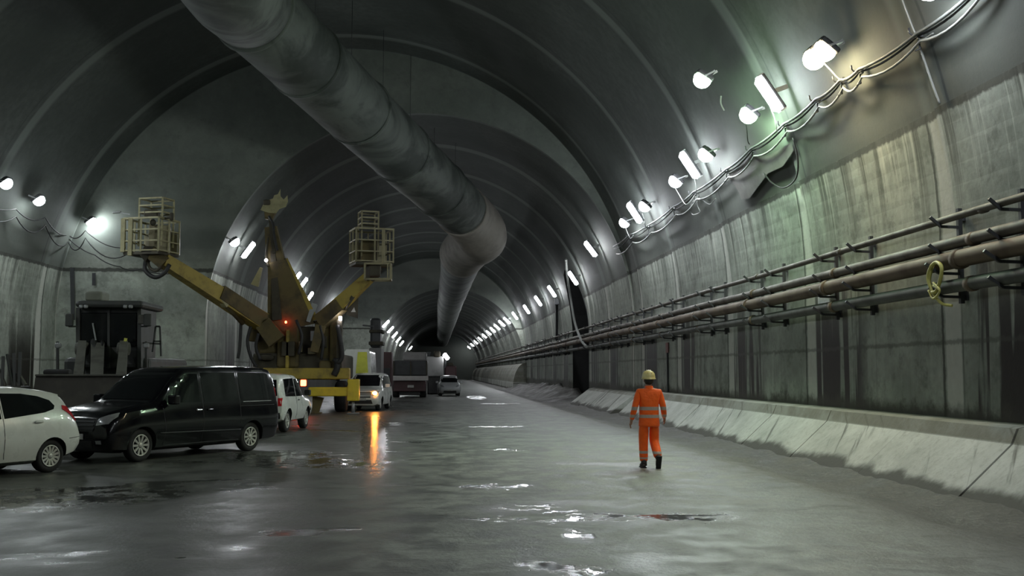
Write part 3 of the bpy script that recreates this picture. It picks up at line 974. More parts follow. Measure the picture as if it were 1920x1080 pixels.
for sg in (1, -1):
    suv.panel('tail_light', [(sg * .62, .80), (sg * .73, .80), (sg * .73, 1.04), (sg * .62, 1.04)], 'x', -1, M_RED, .01, step=.06)
    suv.panel('headlight', [(sg * .48, .72), (sg * .66, .74), (sg * .68, .9), (sg * .5, .88)], 'x', 1, M_CLEAR, .01, step=.06)
suv.knob('wing_mirror', (.58, .93, 1.16), (.14, .2, .18), M_PLASTIC)
suv.knob('side_lamp', (1.5, .79, .62), (.10, .05, .10), M_PLASTIC, bev=.02)
suv.seam([(-.25, 1.66), (-.25, .40)])
suv.knob('door_handle', (-.05, .815, .95), (.15, .03, .035), M_PLASTIC, bev=.01)
suv.panel('rear_bumper', [(-.68, .44), (.68, .44), (.68, .60), (-.68, .60)], 'x', -1, M_PLASTIC, .03)

# white car with hazard lamps on, facing the camera
CS = [(2.15, .40, .60, .70, .55, .66, .58, .48), (2.08, .26, .74, .86, .76, .82, .76, .66), (1.80, .22, .88, .98, .82, .88, .82, .72), (1.35, .21, .95, 1.06, .84, .905, .85, .74), (.95, .21, .98, 1.12, .85, .91, .86, .76),
      (.35, .21, 1.02, 1.55, .85, .91, .86, .68), (-.05, .21, 1.03, 1.72, .85, .91, .86, .66), (-.8, .21, 1.05, 1.76, .85, .91, .86, .66), (-1.8, .24, 1.06, 1.72, .83, .89, .84, .65), (-2.1, .30, 1.03, 1.55, .79, .85, .80, .64), (-2.22, .42, .9, 1.2, .70, .78, .74, .6)]
g_ = gnd(695, 771)
haz = Car('estate_car', 'white car facing the camera with a dazzling amber hazard lamp', 'car', (g_.x - .25, g_.y + 2.2, 0), R(-96), CS, M_WHITEPAINT, (1.35, -1.35), .80, .32, spokes=8)
haz.panel('windscreen', [(-.76, 1.14), (.76, 1.14), (.64, 1.66), (-.64, 1.66)], 'x', 1, M_GLASS, .006)
haz.panel('side_window', [(.80, 1.06), (-.20, 1.06), (-.20, 1.64), (.28, 1.60)], 'y', 1, M_GLASS, .006, both=True)
haz.panel('side_window', [(-.30, 1.06), (-1.9, 1.10), (-1.8, 1.60), (-.30, 1.64)], 'y', 1, M_GLASS, .006, both=True)
gq = haz.panel('grille', [(-.46, .62), (.46, .62), (.52, .86), (-.52, .86)], 'x', 1, M_PLASTIC, .012)
for z in (.68, .76): haz.panel('grille_bar', [(-.48, z), (.48, z), (.48, z + .045), (-.48, z + .045)], 'x', 1, M_WHITEPAINT, .03, parent=gq)
haz.panel('bumper_intake', [(-.56, .34), (.56, .34), (.5, .52), (-.5, .52)], 'x', 1, M_PLASTIC, .012)
for sg in (1, -1):
    hl = haz.panel('headlight', [(sg * .52, .72), (sg * .76, .74), (sg * .80, .92), (sg * .58, .90)], 'x', 1, M_CLEAR, .01, step=.06)
    h, n_, _, _ = haz.bvh.ray_cast(Vector((6, sg * .66, .83)), Vector((-1, 0, 0)))
    MB().ell(h + Vector((.02, 0, 0)), (.05, .10, .085)).build('indicator_lamp', M_HAZARD, hl)['label'] = 'glowing amber indicator lamp'
m = MB()
h, n_, _, _ = haz.bvh.ray_cast(Vector((6, 0, .55)), Vector((-1, 0, 0)))
m.box(h + Vector((.02, 0, 0)), (.02, .52, .11))
m.build('number_plate', M_PLATE, haz.root)
haz.knob('wing_mirror', (.78, 1.04, 1.16), (.14, .22, .17), M_WHITEPAINT)
haz.seam([(-.25, 1.68), (-.25, .35)])

# small silver car far down the roadway
g_ = gnd(842, 743)
sil = Car('hatchback_car', 'small silver car far down the roadway beside the grey truck cab', 'car', (g_.x, g_.y + 1.9, 0), R(-88), [tuple([t[0] * .92] + list(t[1:])) for t in HS], M_SILVER, (1.12, -1.17), .77, .30, spokes=7)
sil.panel('windscreen', [(-.70, 1.02), (.70, 1.02), (.58, 1.44), (-.58, 1.44)], 'x', 1, M_GLASS, .006)
sil.panel('side_window', [(.74, .98), (-1.2, 1.06), (-1.1, 1.36), (-.2, 1.44), (.23, 1.36)], 'y', 1, M_GLASS, .006, both=True)
for sg in (1, -1): sil.panel('headlight', [(sg * .42, .66), (sg * .66, .70), (sg * .70, .84), (sg * .52, .80)], 'x', 1, M_CLEAR, .01, step=.06)
sil.panel('bumper_intake', [(-.50, .26), (.50, .26), (.46, .42), (-.46, .42)], 'x', 1, M_PLASTIC, .012)
sil.knob('wing_mirror', (.68, .93, 1.04), (.14, .2, .15), M_SILVER)
h, n_, _, _ = sil.bvh.ray_cast(Vector((6, 0, .46)), Vector((-1, 0, 0)))
MB().box(h + Vector((.02, 0, 0)), (.02, .48, .10)).build('number_plate', M_PLATE, sil.root)
# ---------------------------------------------------------------- ventilation duct
def fabric():
    g = NG('duct_fabric')
    p = g.pos()
    n = g.noise(p, .35, 5, .6, .8)
    n2 = g.noise(p, 3, 4, .6)
    col = g.mix(g.rng(n, .40, .58), (.038, .046, .041), (.10, .114, .103))
    col = g.mix(g.rng(n2, .45, .75, 0, .35), col, (.07, .078, .07))
    g.bump(g.noise(p, 1.6, 3), .2, .05)
    return g.out(col, .7, 0, .3)
M_FAB = fabric()
M_FABWARM = mat('duct_elbow_fabric', (.20, .19, .165), .75, 0, (.13, .122, .105), .8, 1.2)
RD = 1.4
c0, c1, c2, c3 = at(410, -70, 27.5), at(462, 8, 34.0), at(890, 418, 58.0), at(868, 475, 65.5)
duct = thing('ventilation_duct', 'huge grey fabric ventilation duct hung under the vault, bending in mid-tunnel', 'ventilation duct', (c2.x, c2.y, c2.z))
def duct_run(pts, r, n=36, wr=.05):
    m = MB()
    P = []
    for a, b in zip(pts, pts[1:]):
        L = (b - a).length
        k = max(1, int(L / 1.2))
        for i in range(k): P.append(a + (b - a) * (i / k))
    P.append(pts[-1])
    rs = [r * (1 + wr * .3 * mnoise.noise((i * .55, 2, 1))) for i in range(len(P))]
    m.tube(P, rs, n)
    for k, v in enumerate(m.v):
        v += Vector((mnoise.noise((v.x * .5, v.y * .4, v.z * .5)), 0, mnoise.noise((v.x * .5 + 9, v.y * .4, v.z * .5)))) * .05
    return m
near = [Vector((c0.x - .35, -12, c0.z + .5)), Vector((c0.x - .2, 16, c0.z + .3)), c0, c1]
duct_run(smooth_path(near, 5), RD).build('duct_section', M_FAB, duct, world=True)
mid_ = c1 + (c2 - c1) * .93
duct_run([c1 - (c2 - c1) * .012, mid_], RD * .985).build('duct_section', M_FAB, duct, world=True)
far_pts = [c3, at(846, 560, 108), Vector((1.0, 112, 8.95)), Vector((.6, 253, 9.0))]
duct_run(far_pts, RD * .93).build('duct_section', M_FAB, duct, world=True)
elbow = smooth_path([c1 + (c2 - c1) * .90, c2 + (c1 - c2).normalized() * .9, c2 + Vector((.42, 1.1, -.55)), c3 + (c2 - c3) * .35 + Vector((.25, 0, -.05)), c3 + (c3 - c2).normalized() * .4], 6)
duct_run(elbow, RD * 1.03, wr=.02).build('elbow', M_FABWARM, duct, world=True)
for a, b, t in ((c1, c2, .02), (c1, c2, .17), (c1, c2, .55), (c0, c1, .5), (c1, c2, .36), (c1, c2, .76)):
    q = a + (b - a) * t
    d = (b - a).normalized()
    MB().tube([q - d * .09, q - d * .05, q + d * .05, q + d * .09], [RD * .99, RD * 1.03, RD * 1.03, RD * .99], 36, cap=False).build('joint_band', M_FAB, duct, world=True)
for a, b, n in ((c1, mid_, 7), (c0, c1, 3)):     # hanging wires up to the vault
    for i in range(n):
        q = a + (b - a) * ((i + .5) / n)
        s = 0 if q.y < 48.5 else 1
        cx, cz, rad = SEC[s][2:5]
        top = cz + math.sqrt(rad * rad - (q.x - cx) ** 2)
        MB().tube([q + Vector((0, 0, RD * .9)), Vector((q.x, q.y, top + .1))], .012, 5).build('hanging_wire', M_DGREY, duct, world=True)

# ---------------------------------------------------------------- pipes on the right wall
M_PIPE = mat('pipe_steel', (.12, .108, .088), .55, .4, (.055, .043, .032), .8, 2.0)
M_RUST = mat('rusty_pipe', (.135, .10, .065), .6, .3, (.055, .034, .024), .85, .9)
M_DPIPE = mat('dark_pipe', (.085, .09, .08), .55, .35, (.05, .052, .045), .8, 1.5)
M_YHOSE = mat('yellow_hose', (.46, .44, .12), .45)
XP = 8.50
PIPES = []
for nm, lb, z, r, mt, xo in (('pipe', 'thin grey pipe, topmost of the four running along the right wall', 4.37, .062, M_PIPE, 0),
                             ('pipe', 'medium grey-brown pipe, second from the top on the right wall', 3.94, .100, M_PIPE, 0),
                             ('pipe', 'thickest rusty brown pipe, third from the top on the right wall', 3.66, .148, M_RUST, -.02),
                             ('pipe', 'dark grey pipe, lowest of the four on the right wall', 3.23, .112, M_DPIPE, 0)):
    t = thing(nm, lb, 'pipe', (XP + xo, 10, z), 0, 'pipes along the right wall')
    MB().tube([(XP + xo, -8, z)] + [(XP + xo + .012 * math.sin(k * 1.7), -2 + 6.0 * k, z + .012 * math.sin(k * 2.3)) for k in range(39)] + [(XP + xo, 253, z)], r, 14).build('pipe_run', mt, t, world=True)
    for k in range(14):
        yy = 3.5 + 6.0 * k + r * 9
        MB().tube([(XP + xo, yy - .09, z), (XP + xo, yy - .08, z), (XP + xo, yy + .08, z), (XP + xo, yy + .09, z)], [r, r * 1.14, r * 1.14, r], 14).build('coupling', M_RUST if r > .09 else M_PIPE, t, world=True)
    PIPES.append((XP + xo, z, r))
def bracket():
    root = empty('pipe_bracket', (8.9, 0, 3.2))
    m = MB()
    m.box((8.80, 0, 3.78), (.07, .08, 1.62))
    m.box((8.87, 0, 3.1), (.03, .16, .16)).box((8.86, 0, 4.45), (.03, .16, .16))
    m.box((8.85, 0, 3.1), (.06, .05, .05)).box((8.84, 0, 4.45), (.06, .05, .05))
    m.build('post', M_DGREY, root, world=True)
    for x, z, r in PIPES:
        a = MB()
        a.bar((8.80, 0, z - r - .04), (x - r * .4, 0, z - r - .03), .05, .045)
        a.bar((x - r * .4, 0, z - r - .03), (x - r - .15, 0, z - r + .13), .05, .045)
        a.build('support_arm', M_DGREY, root, world=True)
    return root
BY = []
for px in (1905, 1788, 1623, 1558, 1461, 1420, 1352, 1326): BY.append(onx(px, 420, 8.7).y)
y = BY[-1]
while y < 108:
    y += 4.0 if len(BY) % 2 == 0 else 1.8
    BY.append(y)
b0 = bracket()
used = False
for i, y in enumerate(BY):
    if 62.8 < y < 72.2: continue
    lb = 'dark steel bracket under the right wall pipes, %s from the camera' % ORD[i]
    if not used:
        b0.location = (8.9, y, 3.2)
        b0['label'] = lb
        tag(b0, None, 'pipe bracket', 'brackets carrying the wall pipes')
        used = True
        b_first = b0
    else:
        copy_tree(b_first, (8.9, y, 3.2), None, lb)
# yellow hose hung over the pipes
q = onx(1752, 520, 8.25)
hose = thing('yellow_hose', 'short yellow hose looped over the thick pipe on the right wall', 'hose', (q.x, q.y, 3.2))
def hp(px, py, x): return onx(px, py, x)
MB().tube(smooth_path([hp(1752, 496, 8.45), hp(1748, 502, 8.28), hp(1743, 525, 8.25), hp(1747, 545, 8.25), hp(1757, 560, 8.27), hp(1768, 570, 8.32), hp(1785, 573, 8.4)]), .025, 8).build('hose_tail', M_YHOSE, hose, world=True)
MB().tube(smooth_path([hp(1745, 540, 8.25), hp(1740, 520, 8.24), hp(1746, 500, 8.24), hp(1756, 492, 8.26), hp(1765, 500, 8.24), hp(1764, 520, 8.24), hp(1756, 545, 8.25), hp(1748, 548, 8.25)]), .032, 8).build('hose_loop', M_YHOSE, hose, world=True)
m = MB()
for zz in (0, .05):
    m.tube(smooth_path([hp(1750, 530 + zz * 100, 8.24), hp(1762, 545, 8.22), hp(1750, 560, 8.24), hp(1741, 545, 8.26)]), .02, 6)
m.build('hose_wrap', M_YHOSE, hose, world=True)

# ---------------------------------------------------------------- cables on the right wall under the lamps
M_CABLE = mat('grey_cable', (.12, .13, .125), .55)
M_WCABLE = mat('white_cable', (.26, .27, .255), .5)
def cable_on(pts_px, sec, dr, sag, r, name, label, material, n=7, group=None):
    P = [onarc(px, py, sec, dr) for px, py in pts_px]
    out = []
    for a, b in zip(P, P[1:]):
        for i in range(n):
            t = i / n
            q = a + (b - a) * t
            q.z -= sag * 4 * t * (1 - t)
            out.append(q)
    out.append(P[-1])
    o = MB().tube(out, r, 6).build(name, material)
    return tag(o, label, 'cable', group)
CG = 'cables strung along the right wall'
base = [(1840, -30), (1720, 62), (1610, 130), (1575, 150), (1530, 185), (1470, 232), (1408, 278), (1360, 318), (1300, 360), (1262, 388), (1215, 422), (1180, 440), (1150, 462)]
cable_on(base, 0, .16, .06, .032, 'power_cable', 'upper thick grey cable sagging between hooks under the right wall lamps', M_CABLE, group=CG)
cable_on([(x + 6, y + 14) for x, y in base], 0, .12, .17, .026, 'power_cable', 'lower grey cable sagging in loops under the right wall lamps', M_WCABLE, group=CG)
cable_on([(x + 1, y + 5) for x, y in base], 0, .10, .10, .02, 'power_cable', 'thin black cable between the two grey cables on the right wall', M_BLACK, group=CG)
h0 = None
for i, (px, py) in enumerate(base[1:-1]):
    p = onarc(px, py + 6, 0, .08)
    if h0 is None:
        h0 = thing('cable_hook', '', 'cable hook', p, 0, 'hooks carrying the right wall cables')
        m = MB()
        m.tube([(.07, 0, .05), (-.10, 0, .02), (-.14, 0, .06), (-.15, 0, .14)], .018, 6)
        m.tube([(.02, 0, .05), (.04, 0, -.22), (-.05, 0, -.26)], .014, 6)
        m.build('hook', M_DGREY, h0)
        MB().box((.05, 0, .04), (.05, .14, .14)).build('wall_plate', M_DGREY, h0)
        o = h0
    else:
        o = copy_tree(h0, p)
    o['label'] = 'small dark hook holding the right wall cables, %s from the camera' % ORD[i]
# drop leads from lamps down to the cable
LG = 'leads from the lamps to the cables'
for a, b, s, lb in (((1545, 118), (1590, 150), .1, 'thin lead from the warm floodlight pair down to the cables'), ((1440, 190), (1470, 235), .35, 'white looping lead below the first tube lamp on the right'),
                    ((1397, 226), (1405, 270), .1, 'dark lead below the greenish floodlight'), ((1300, 325), (1310, 365), .25, 'white lead below the middle lamp cluster, upper one'),
                    ((1262, 345), (1305, 362), .5, 'white lead sagging from the lowest lamp of the middle cluster'), ((1205, 400), (1214, 424), .2, 'white lead below the far lamp cluster'), ((1172, 424), (1188, 440), .3, 'white lead below the lowest lamp of the far cluster')):
    p, q = onarc(a[0], a[1], 0, .30), onarc(b[0], b[1], 0, .15)
    pts = []
    for i in range(11):
        t = i / 10
        v = p + (q - p) * t
        v.z -= s * 4 * t * (1 - t)
        v.y -= s * math.sin(t * PI * 2) * .4
        pts.append(v)
    tag(MB().tube(pts, .014, 6).build('lamp_lead', M_BLACK if 'dark' in lb else M_WCABLE), lb, 'cable', LG)
# looped spare cable
def loop_cable(pts, sec, dr, r, label, material, name='cable_loop'):
    return tag(MB().tube(smooth_path([onarc(x, y, sec, dr) for x, y in pts], 6), r, 6).build(name, material), label, 'cable')
loop_cable([(1487, 258), (1496, 300), (1492, 335), (1470, 352), (1448, 343), (1432, 325)], 0, .10, .020, 'dark cable loop hanging beside the grey sheet on the right wall', M_BLACK)
loop_cable([(1310, 365), (1308, 385), (1312, 398), (1298, 402), (1296, 385), (1310, 372), (1330, 383), (1342, 372)], 0, .12, .016, 'white coil of spare cable below the middle lamp cluster', M_WCABLE)
loop_cable([(1722, 80), (1735, 118), (1748, 156), (1762, 194)], 0, .04, .02, 'pale cable running down the wall to the long joint at upper right', M_WCABLE, 'wall_cable')
loop_cable([(1690, -5), (1703, 30), (1718, 66), (1730, 74), (1750, 62)], 0, .12, .014, 'thin pale cable hanging near the upper right frame corner', M_WCABLE, 'wall_cable')
# shadow under the greenish lamp, built as a thin grey shape
M_SHADOW = mat('shadow_grey', (.10, .095, .085), .7, 0, (.065, .062, .056), .6, 2)
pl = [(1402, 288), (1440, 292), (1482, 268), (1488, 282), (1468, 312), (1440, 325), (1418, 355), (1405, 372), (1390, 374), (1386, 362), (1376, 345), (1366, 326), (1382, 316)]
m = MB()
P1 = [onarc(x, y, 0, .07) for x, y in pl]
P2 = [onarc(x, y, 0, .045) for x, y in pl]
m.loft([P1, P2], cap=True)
tag(m.build('shadow_shape', M_SHADOW), 'dark grey sheet hanging limp on the right wall under the greenish floodlight', 'sheet')

# floodlight slung off the vault on a rod
p = onarc(1318, 147, 0, .95)
fl = put_lamp(p, 0, 'green', False, 'greenish square floodlight hanging alone from the vault, left of the other right lamps', 'lamps slung from the vault')
m = MB()
q = onarc(1318, 140, 0, .01)
tag(MB().tube([p + Vector((.24, 0, .05)), q], .02, 6).build('lamp_rod', M_DGREY), 'thin rod holding the lone greenish floodlight off the vault', 'rod')
m = MB()
a, b = onarc(1352, 180, 0, .05), onarc(1358, 207, 0, .05)
tag(m.tube(smooth_path([a, (a + b) / 2 + Vector((-.05, 0, 0)), b]), .02, 6).build('lead_end', M_WCABLE), 'short pale cable end dangling between the lone lamp and the greenish one', 'cable')

# cables and post by the side passage
tag(MB().tube(smooth_path([onarc(1061, 486, 1, .30), onarc(1064, 520, 1, .45), onarc(1070, 560, 1, .40), onx(1078, 605, 8.3), onx(1090, 638, 8.2), onx(1100, 650, 8.3)], 6), .075, 8).build('white_hose', M_WCABLE), 'pale hose hanging down across the dark side passage', 'hose')
t = thing('wall_conduit', 'dark vertical conduit down the wall just beyond the side passage', 'conduit', onx(1044, 640, 8.7))
MB().tube([onarc(1044, 562, 1, .1), onarc(1044, 585, 1, .1), onx(1044, 610, 8.72), onx(1044, 638, 8.72)], .10, 8).build('conduit_pipe', M_DGREY, t, world=True)
pz = onarc(1044, 566, 1, .14)
MB().box(pz, (.3, .5, .4), bev=.03).build('junction_box', M_DGREY, t, world=True)
# blue-white sign plate behind the pipes
q = onx(1545, 562, 8.86)
t = tag(MB().box(q, (.03, .75, .16), bev=.01).build('wall_marker', mat('white_enamel', (.75, .78, .85), .25)), 'small shiny white marker plate on the wall between the two lower pipes', 'marker plate')
# red sign on the wall behind the person
q = onx(1251, 652, 8.86)
t = thing('wall_sign', 'small reddish sign board on a dark post by the wall behind the walking person', 'sign', (8.86, q.y, 1))
MB().box((8.86, q.y, q.z), (.04, .42, .40), bev=.01).build('sign_board', mat('dull_red_sign', (.20, .09, .08), .6), t, world=True)
MB().box((8.86, q.y, (q.z + 1.0) / 2 - .1), (.05, .10, q.z - 1.2)).build('sign_post', M_DGREY, t, world=True)

# ---------------------------------------------------------------- cables on the left
LC = 'cables strung along the left wall'
def lcable(ptsf, r, label, sag):
    out = []
    for a, b in zip(ptsf, ptsf[1:]):
        for i in range(8):
            t = i / 8
            q = a + (b - a) * t
            q.z -= sag * 4 * t * (1 - t)
            out.append(q)
    out.append(ptsf[-1])
    tag(MB().tube(out, r, 6).build('power_cable', M_BLACK), label, 'cable', LC)
for dy, sag, lb in ((0, .25, 'upper dark cable sagging along the left wall below the lamps'), (14, .45, 'lower dark cable sagging along the left wall below the lamps')):
    lcable([onarc(-60, 360 + dy, 0, .14), onarc(30, 392 + dy, 0, .14), onarc(85, 408 + dy, 0, .14), at(128, 440 + dy, 48.1), at(160, 432 + dy, 48.1), at(236, 464 + dy, 48.1)], .025, lb, sag)
lcable([at(128, 447, 48.2), at(178, 478, 48.2), at(225, 500, 48.2), at(262, 505, 48.2), at(330, 512, 48.2), at(392, 520, 48.2)], .025, 'lowest dark cable crossing the wall face behind the left basket', .1)
t = thing('wall_ladder_rail', 'thin dark rail standing against the wall face left of the wheel loader', 'rail', at(137, 600, 48.2))
MB().bar(at(135, 502, 48.3), at(137, 600, 48.3), .16, .08).build('rail', M_DGREY, t, world=True)
MB().bar(at(176, 512, 48.3), at(176, 535, 48.3), .14, .06).build('stub', M_DGREY, t, world=True)
# ---------------------------------------------------------------- person in orange walking away
M_SKIN = mat('skin', (.38, .22, .15), .55)
M_HAIR = mat('dark_hair', (.02, .016, .012), .7)
M_GLOVE = mat('boot_leather', (.03, .022, .018), .6, 0, (.05, .045, .035), .7, 9)
M_HELM = mat('cream_helmet', (.66, .58, .24), .3, 0, (.5, .45, .22), .5, 8)
def hivis(name, bands):
    g = NG(name)
    p = g.pos()
    x, y, z = g.sep(p)
    n = g.noise(p, 7, 4, .6)
    col = g.mix(g.rng(n, .4, .75, 0, .5), (1.0, .14, .010), (.75, .08, .008))
    for lo, hi in bands:
        f = g.math('MULTIPLY', g.rng(z, lo - .005, lo + .005), g.rng(z, hi + .005, hi - .005))
        col = g.mix(f, col, (.42, .36, .30))
    g.bump(g.noise(p, 9, 4), .6, .03)
    g.b.inputs['Sheen Weight'].default_value = .1
    return g.out(col, .6, 0, .3)
def skin_mesh(name, nodes, edges, material, parent, sub=2, root=0):
    """nodes: (co, radius or (rx, ry)); edges: index pairs -> one continuous skinned surface"""
    me = bpy.data.meshes.new(name)
    me.from_pydata([n[0] for n in nodes], edges, [])
    o = bpy.data.objects.new(name, me)
    COL.objects.link(o)
    md = o.modifiers.new('skin', 'SKIN')
    md.use_smooth_shade = True
    for i, n in enumerate(nodes):
        r = n[1]
        me.skin_vertices[0].data[i].radius = r if isinstance(r, tuple) else (r, r)
        me.skin_vertices[0].data[i].use_root = (i == root)
    ss = o.modifiers.new('sub', 'SUBSURF')
    ss.levels = ss.render_levels = sub
    bpy.context.view_layer.update()
    nm = bpy.data.meshes.new_from_object(o.evaluated_get(bpy.context.evaluated_depsgraph_get()))
    o.modifiers.clear()
    o.data = nm
    nm.name = name
    nm.materials.clear()
    nm.materials.append(material)
    nm.polygons.foreach_set('use_smooth', [True] * len(nm.polygons))
    o.parent = parent
    return o
class SK:
    def __init__(s): s.n, s.e = [], []
    def v(s, co, r, par=None):
        s.n.append((co, r))
        k = len(s.n) - 1
        if par is not None: s.e.append((par, k))
        return k
fp = gnd(1218, 877)
per = thing('person', 'person in orange high-visibility suit and cream helmet walking away down the roadway', 'person', (fp.x, fp.y, 0), 0)
# local: +y is the walking direction (away), x to the right
J = dict(hipL=(-.10, .0, .90), kneeL=(-.105, .05, .49), ankL=(-.11, .0, .10), hipR=(.10, 0, .90), kneeR=(.115, .12, .50), ankR=(.125, -.22, .205),
         shL=(-.195, -.01, 1.43), elL=(-.285, -.06, 1.14), wrL=(-.335, .04, .89), shR=(.195, -.01, 1.43), elR=(.27, -.03, 1.14), wrR=(.325, .14, .93))
b = SK()
pel = b.v((0, 0, .93), (.145, .10))
wst = b.v((0, .0, 1.10), (.13, .095), pel)
chs = b.v((0, .0, 1.30), (.155, .105), wst)
nkb = b.v((0, -.005, 1.46), (.09, .075), chs)
nk = b.v((0, .01, 1.53), (.056, .06), nkb)
hd0 = b.v((0, .02, 1.60), (.072, .085), nk)
hd1 = b.v((0, .025, 1.68), (.078, .095), hd0)
hd2 = b.v((0, .02, 1.755), (.055, .07), hd1)
for S in 'LR':
    h = b.v(J['hip' + S], .085, pel)
    k = b.v(J['knee' + S], .058, h)
    a0, k0 = Vector(J['ank' + S]), Vector(J['knee' + S])
    cf = b.v(tuple(k0 + (a0 - k0) * .35 + Vector((0, -.015, 0))), .055, k)
    a = b.v(J['ank' + S], .038, cf)
    d = Vector((-.02 if S == 'L' else .02, .13, -.055)) if S == 'L' else Vector((.015, .07, -.13))
    toe = b.v(tuple(a0 + d), (.038, .028), a)
    s_ = b.v(J['sh' + S], .06, nkb)
    e = b.v(J['el' + S], .043, s_)
    w = b.v(J['wr' + S], .030, e)
    e0, w0 = Vector(J['el' + S]), Vector(J['wr' + S])
    dr = (w0 - e0).normalized()
    sx = -1 if S == 'L' else 1
    fwd = Vector((0, 1, 0))
    side = Vector((sx, 0, 0))
    pm = b.v(tuple(w0 + dr * .045), (.024, .034), w)
    kn = b.v(tuple(w0 + dr * .085), (.018, .038), pm)
    th = b.v(tuple(w0 + dr * .06 + fwd * .036 - side * .010), .010, pm)
    b.v(tuple(w0 + dr * .095 + fwd * .042 - side * .022), .009, th)
    for off, L in ((.027, .070), (.009, .080), (-.009, .074), (-.026, .058)):
        f0 = b.v(tuple(w0 + dr * .095 + fwd * off), .0088, kn)
        f1 = b.v(tuple(w0 + dr * (.095 + L * .5) + fwd * off - side * .010), .0082, f0)
        b.v(tuple(w0 + dr * (.095 + L * .92) + fwd * (off * .9) - side * .032), .0072, f1)
skin_mesh('body', b.n, b.e, M_SKIN, per)
# face on the head
m = MB()
m.ell((0, .128, 1.655), (.014, .022, .022), 8, 6).build('nose', M_SKIN, per)
for sx in (-1, 1):
    MB().ell((sx * .033, .110, 1.685), (.014, .010, .010), 8, 6).build('eye', mat('eye_white', (.6, .58, .55), .3), per)
    MB().ell((sx * .086, .015, 1.655), (.012, .022, .034), 8, 6).build('ear', M_SKIN, per)
MB().ell((0, .108, 1.605), (.026, .010, .007), 8, 6).build('mouth', mat('lips', (.30, .12, .10), .5), per)
m = MB()
m.ell((0, -.005, 1.655), (.090, .098, .095), 14, 8)
m.build('hair', M_HAIR, per)
# jacket with sleeves
j = SK()
p_ = j.v((0, 0, .765), (.228, .165))
p0 = j.v((0, 0, .80), (.222, .158), p_)
p1 = j.v((0, 0, 1.02), (.205, .140), p0)
p2 = j.v((0, 0, 1.22), (.208, .14), p1)
p3 = j.v((0, -.005, 1.38), (.18, .125), p2)
p4 = j.v((0, 0, 1.50), (.075, .075), p3)
for S in 'LR':
    a, e, w = Vector(J['sh' + S]), Vector(J['el' + S]), Vector(J['wr' + S])
    q0 = j.v(tuple(a), .078, p3)
    q1 = j.v(tuple(a + (e - a) * .5), .070, q0)
    q2 = j.v(tuple(e), .063, q1)
    q3 = j.v(tuple(e + (w - e) * .5), .058, q2)
    j.v(tuple(e + (w - e) * .93), .050, q3)
skin_mesh('jacket', j.n, j.e, hivis('orange_jacket', ((.945, 1.005), (1.09, 1.155))), per)
c = MB()
c.tube([(0, -.005, 1.475), (0, .005, 1.545)], [.088, .078], 20, cap=False)
c.build('collar', hivis('orange_collar', ()), per)
t = SK()
q = t.v((0, 0, .93), (.125, .105))
for S in 'LR':
    h, k, a = Vector(J['hip' + S]), Vector(J['knee' + S]), Vector(J['ank' + S])
    a1 = t.v(tuple(h + Vector((0, 0, -.03))), .098, q)
    a2 = t.v(tuple(h + (k - h) * .55), .106, a1)
    a3 = t.v(tuple(k), .096, a2)
    a4 = t.v(tuple(k + (a - k) * .5), .092, a3)
    t.v(tuple(k + (a - k) * 1.0), .084, a4)
skin_mesh('trousers', t.n, t.e, hivis('orange_trousers', ((.27, .32), (.17, .20))), per)
for S in 'LR':
    a = Vector(J['ank' + S])
    m = MB()
    if S == 'L':
        m.tube([a + Vector((0, -.01, .10)), a + Vector((0, -.01, .0)), a + Vector((0, -.01, -.06))], [.058, .056, .060], 12)
        m.ell(a + Vector((-.01, .06, -.055)), (.055, .150, .048), 14, 8)
        bt = m.build('boot', M_GLOVE, per)
        MB().box(a + Vector((-.01, .05, -.088)), (.10, .29, .024), bev=.01).build('boot_sole', M_BLACK, bt)
    else:
        rot = Matrix.Rotation(R(-62), 3, 'X')
        up = rot @ Vector((0, 0, 1))
        fw = rot @ Vector((0, 1, 0))
        k = Vector(J['kneeR'])
        dirn = (k - a).normalized()
        m.tube([a + dirn * .10, a, a - up * .05], [.058, .056, .058], 12)
        m.ell(a + fw * .065 - up * .05, (.055, .150, .048), 14, 8, M=rot)
        bt = m.build('boot', M_GLOVE, per)
        MB().box(a + fw * .055 - up * .085, (.10, .29, .024), rot, bev=.01).build('boot_sole', M_BLACK, bt)
hm = MB()
hm.lathe([(.138, 0), (.140, .008), (.128, .014), (.126, .05), (.115, .10), (.085, .14), (.045, .158), (.001, .162)], Matrix.Translation((0, .015, 1.685)) @ Matrix.Rotation(R(4), 4, 'X'), 24)
hl = hm.build('safety_helmet', M_HELM, per)
r_ = MB()
for x in (-.03, .03, 0): r_.tube([(x, -.10, 1.78), (x, -.06, 1.825), (x, .01, 1.852), (x, .07, 1.838), (x, .11, 1.80)], .008, 6)
r_.build('helmet_ridge', M_HELM, hl)
MB().box((0, .14, 1.69), (.17, .09, .012), (R(12), 0, 0), bev=.005).build('helmet_peak', M_HELM, hl)
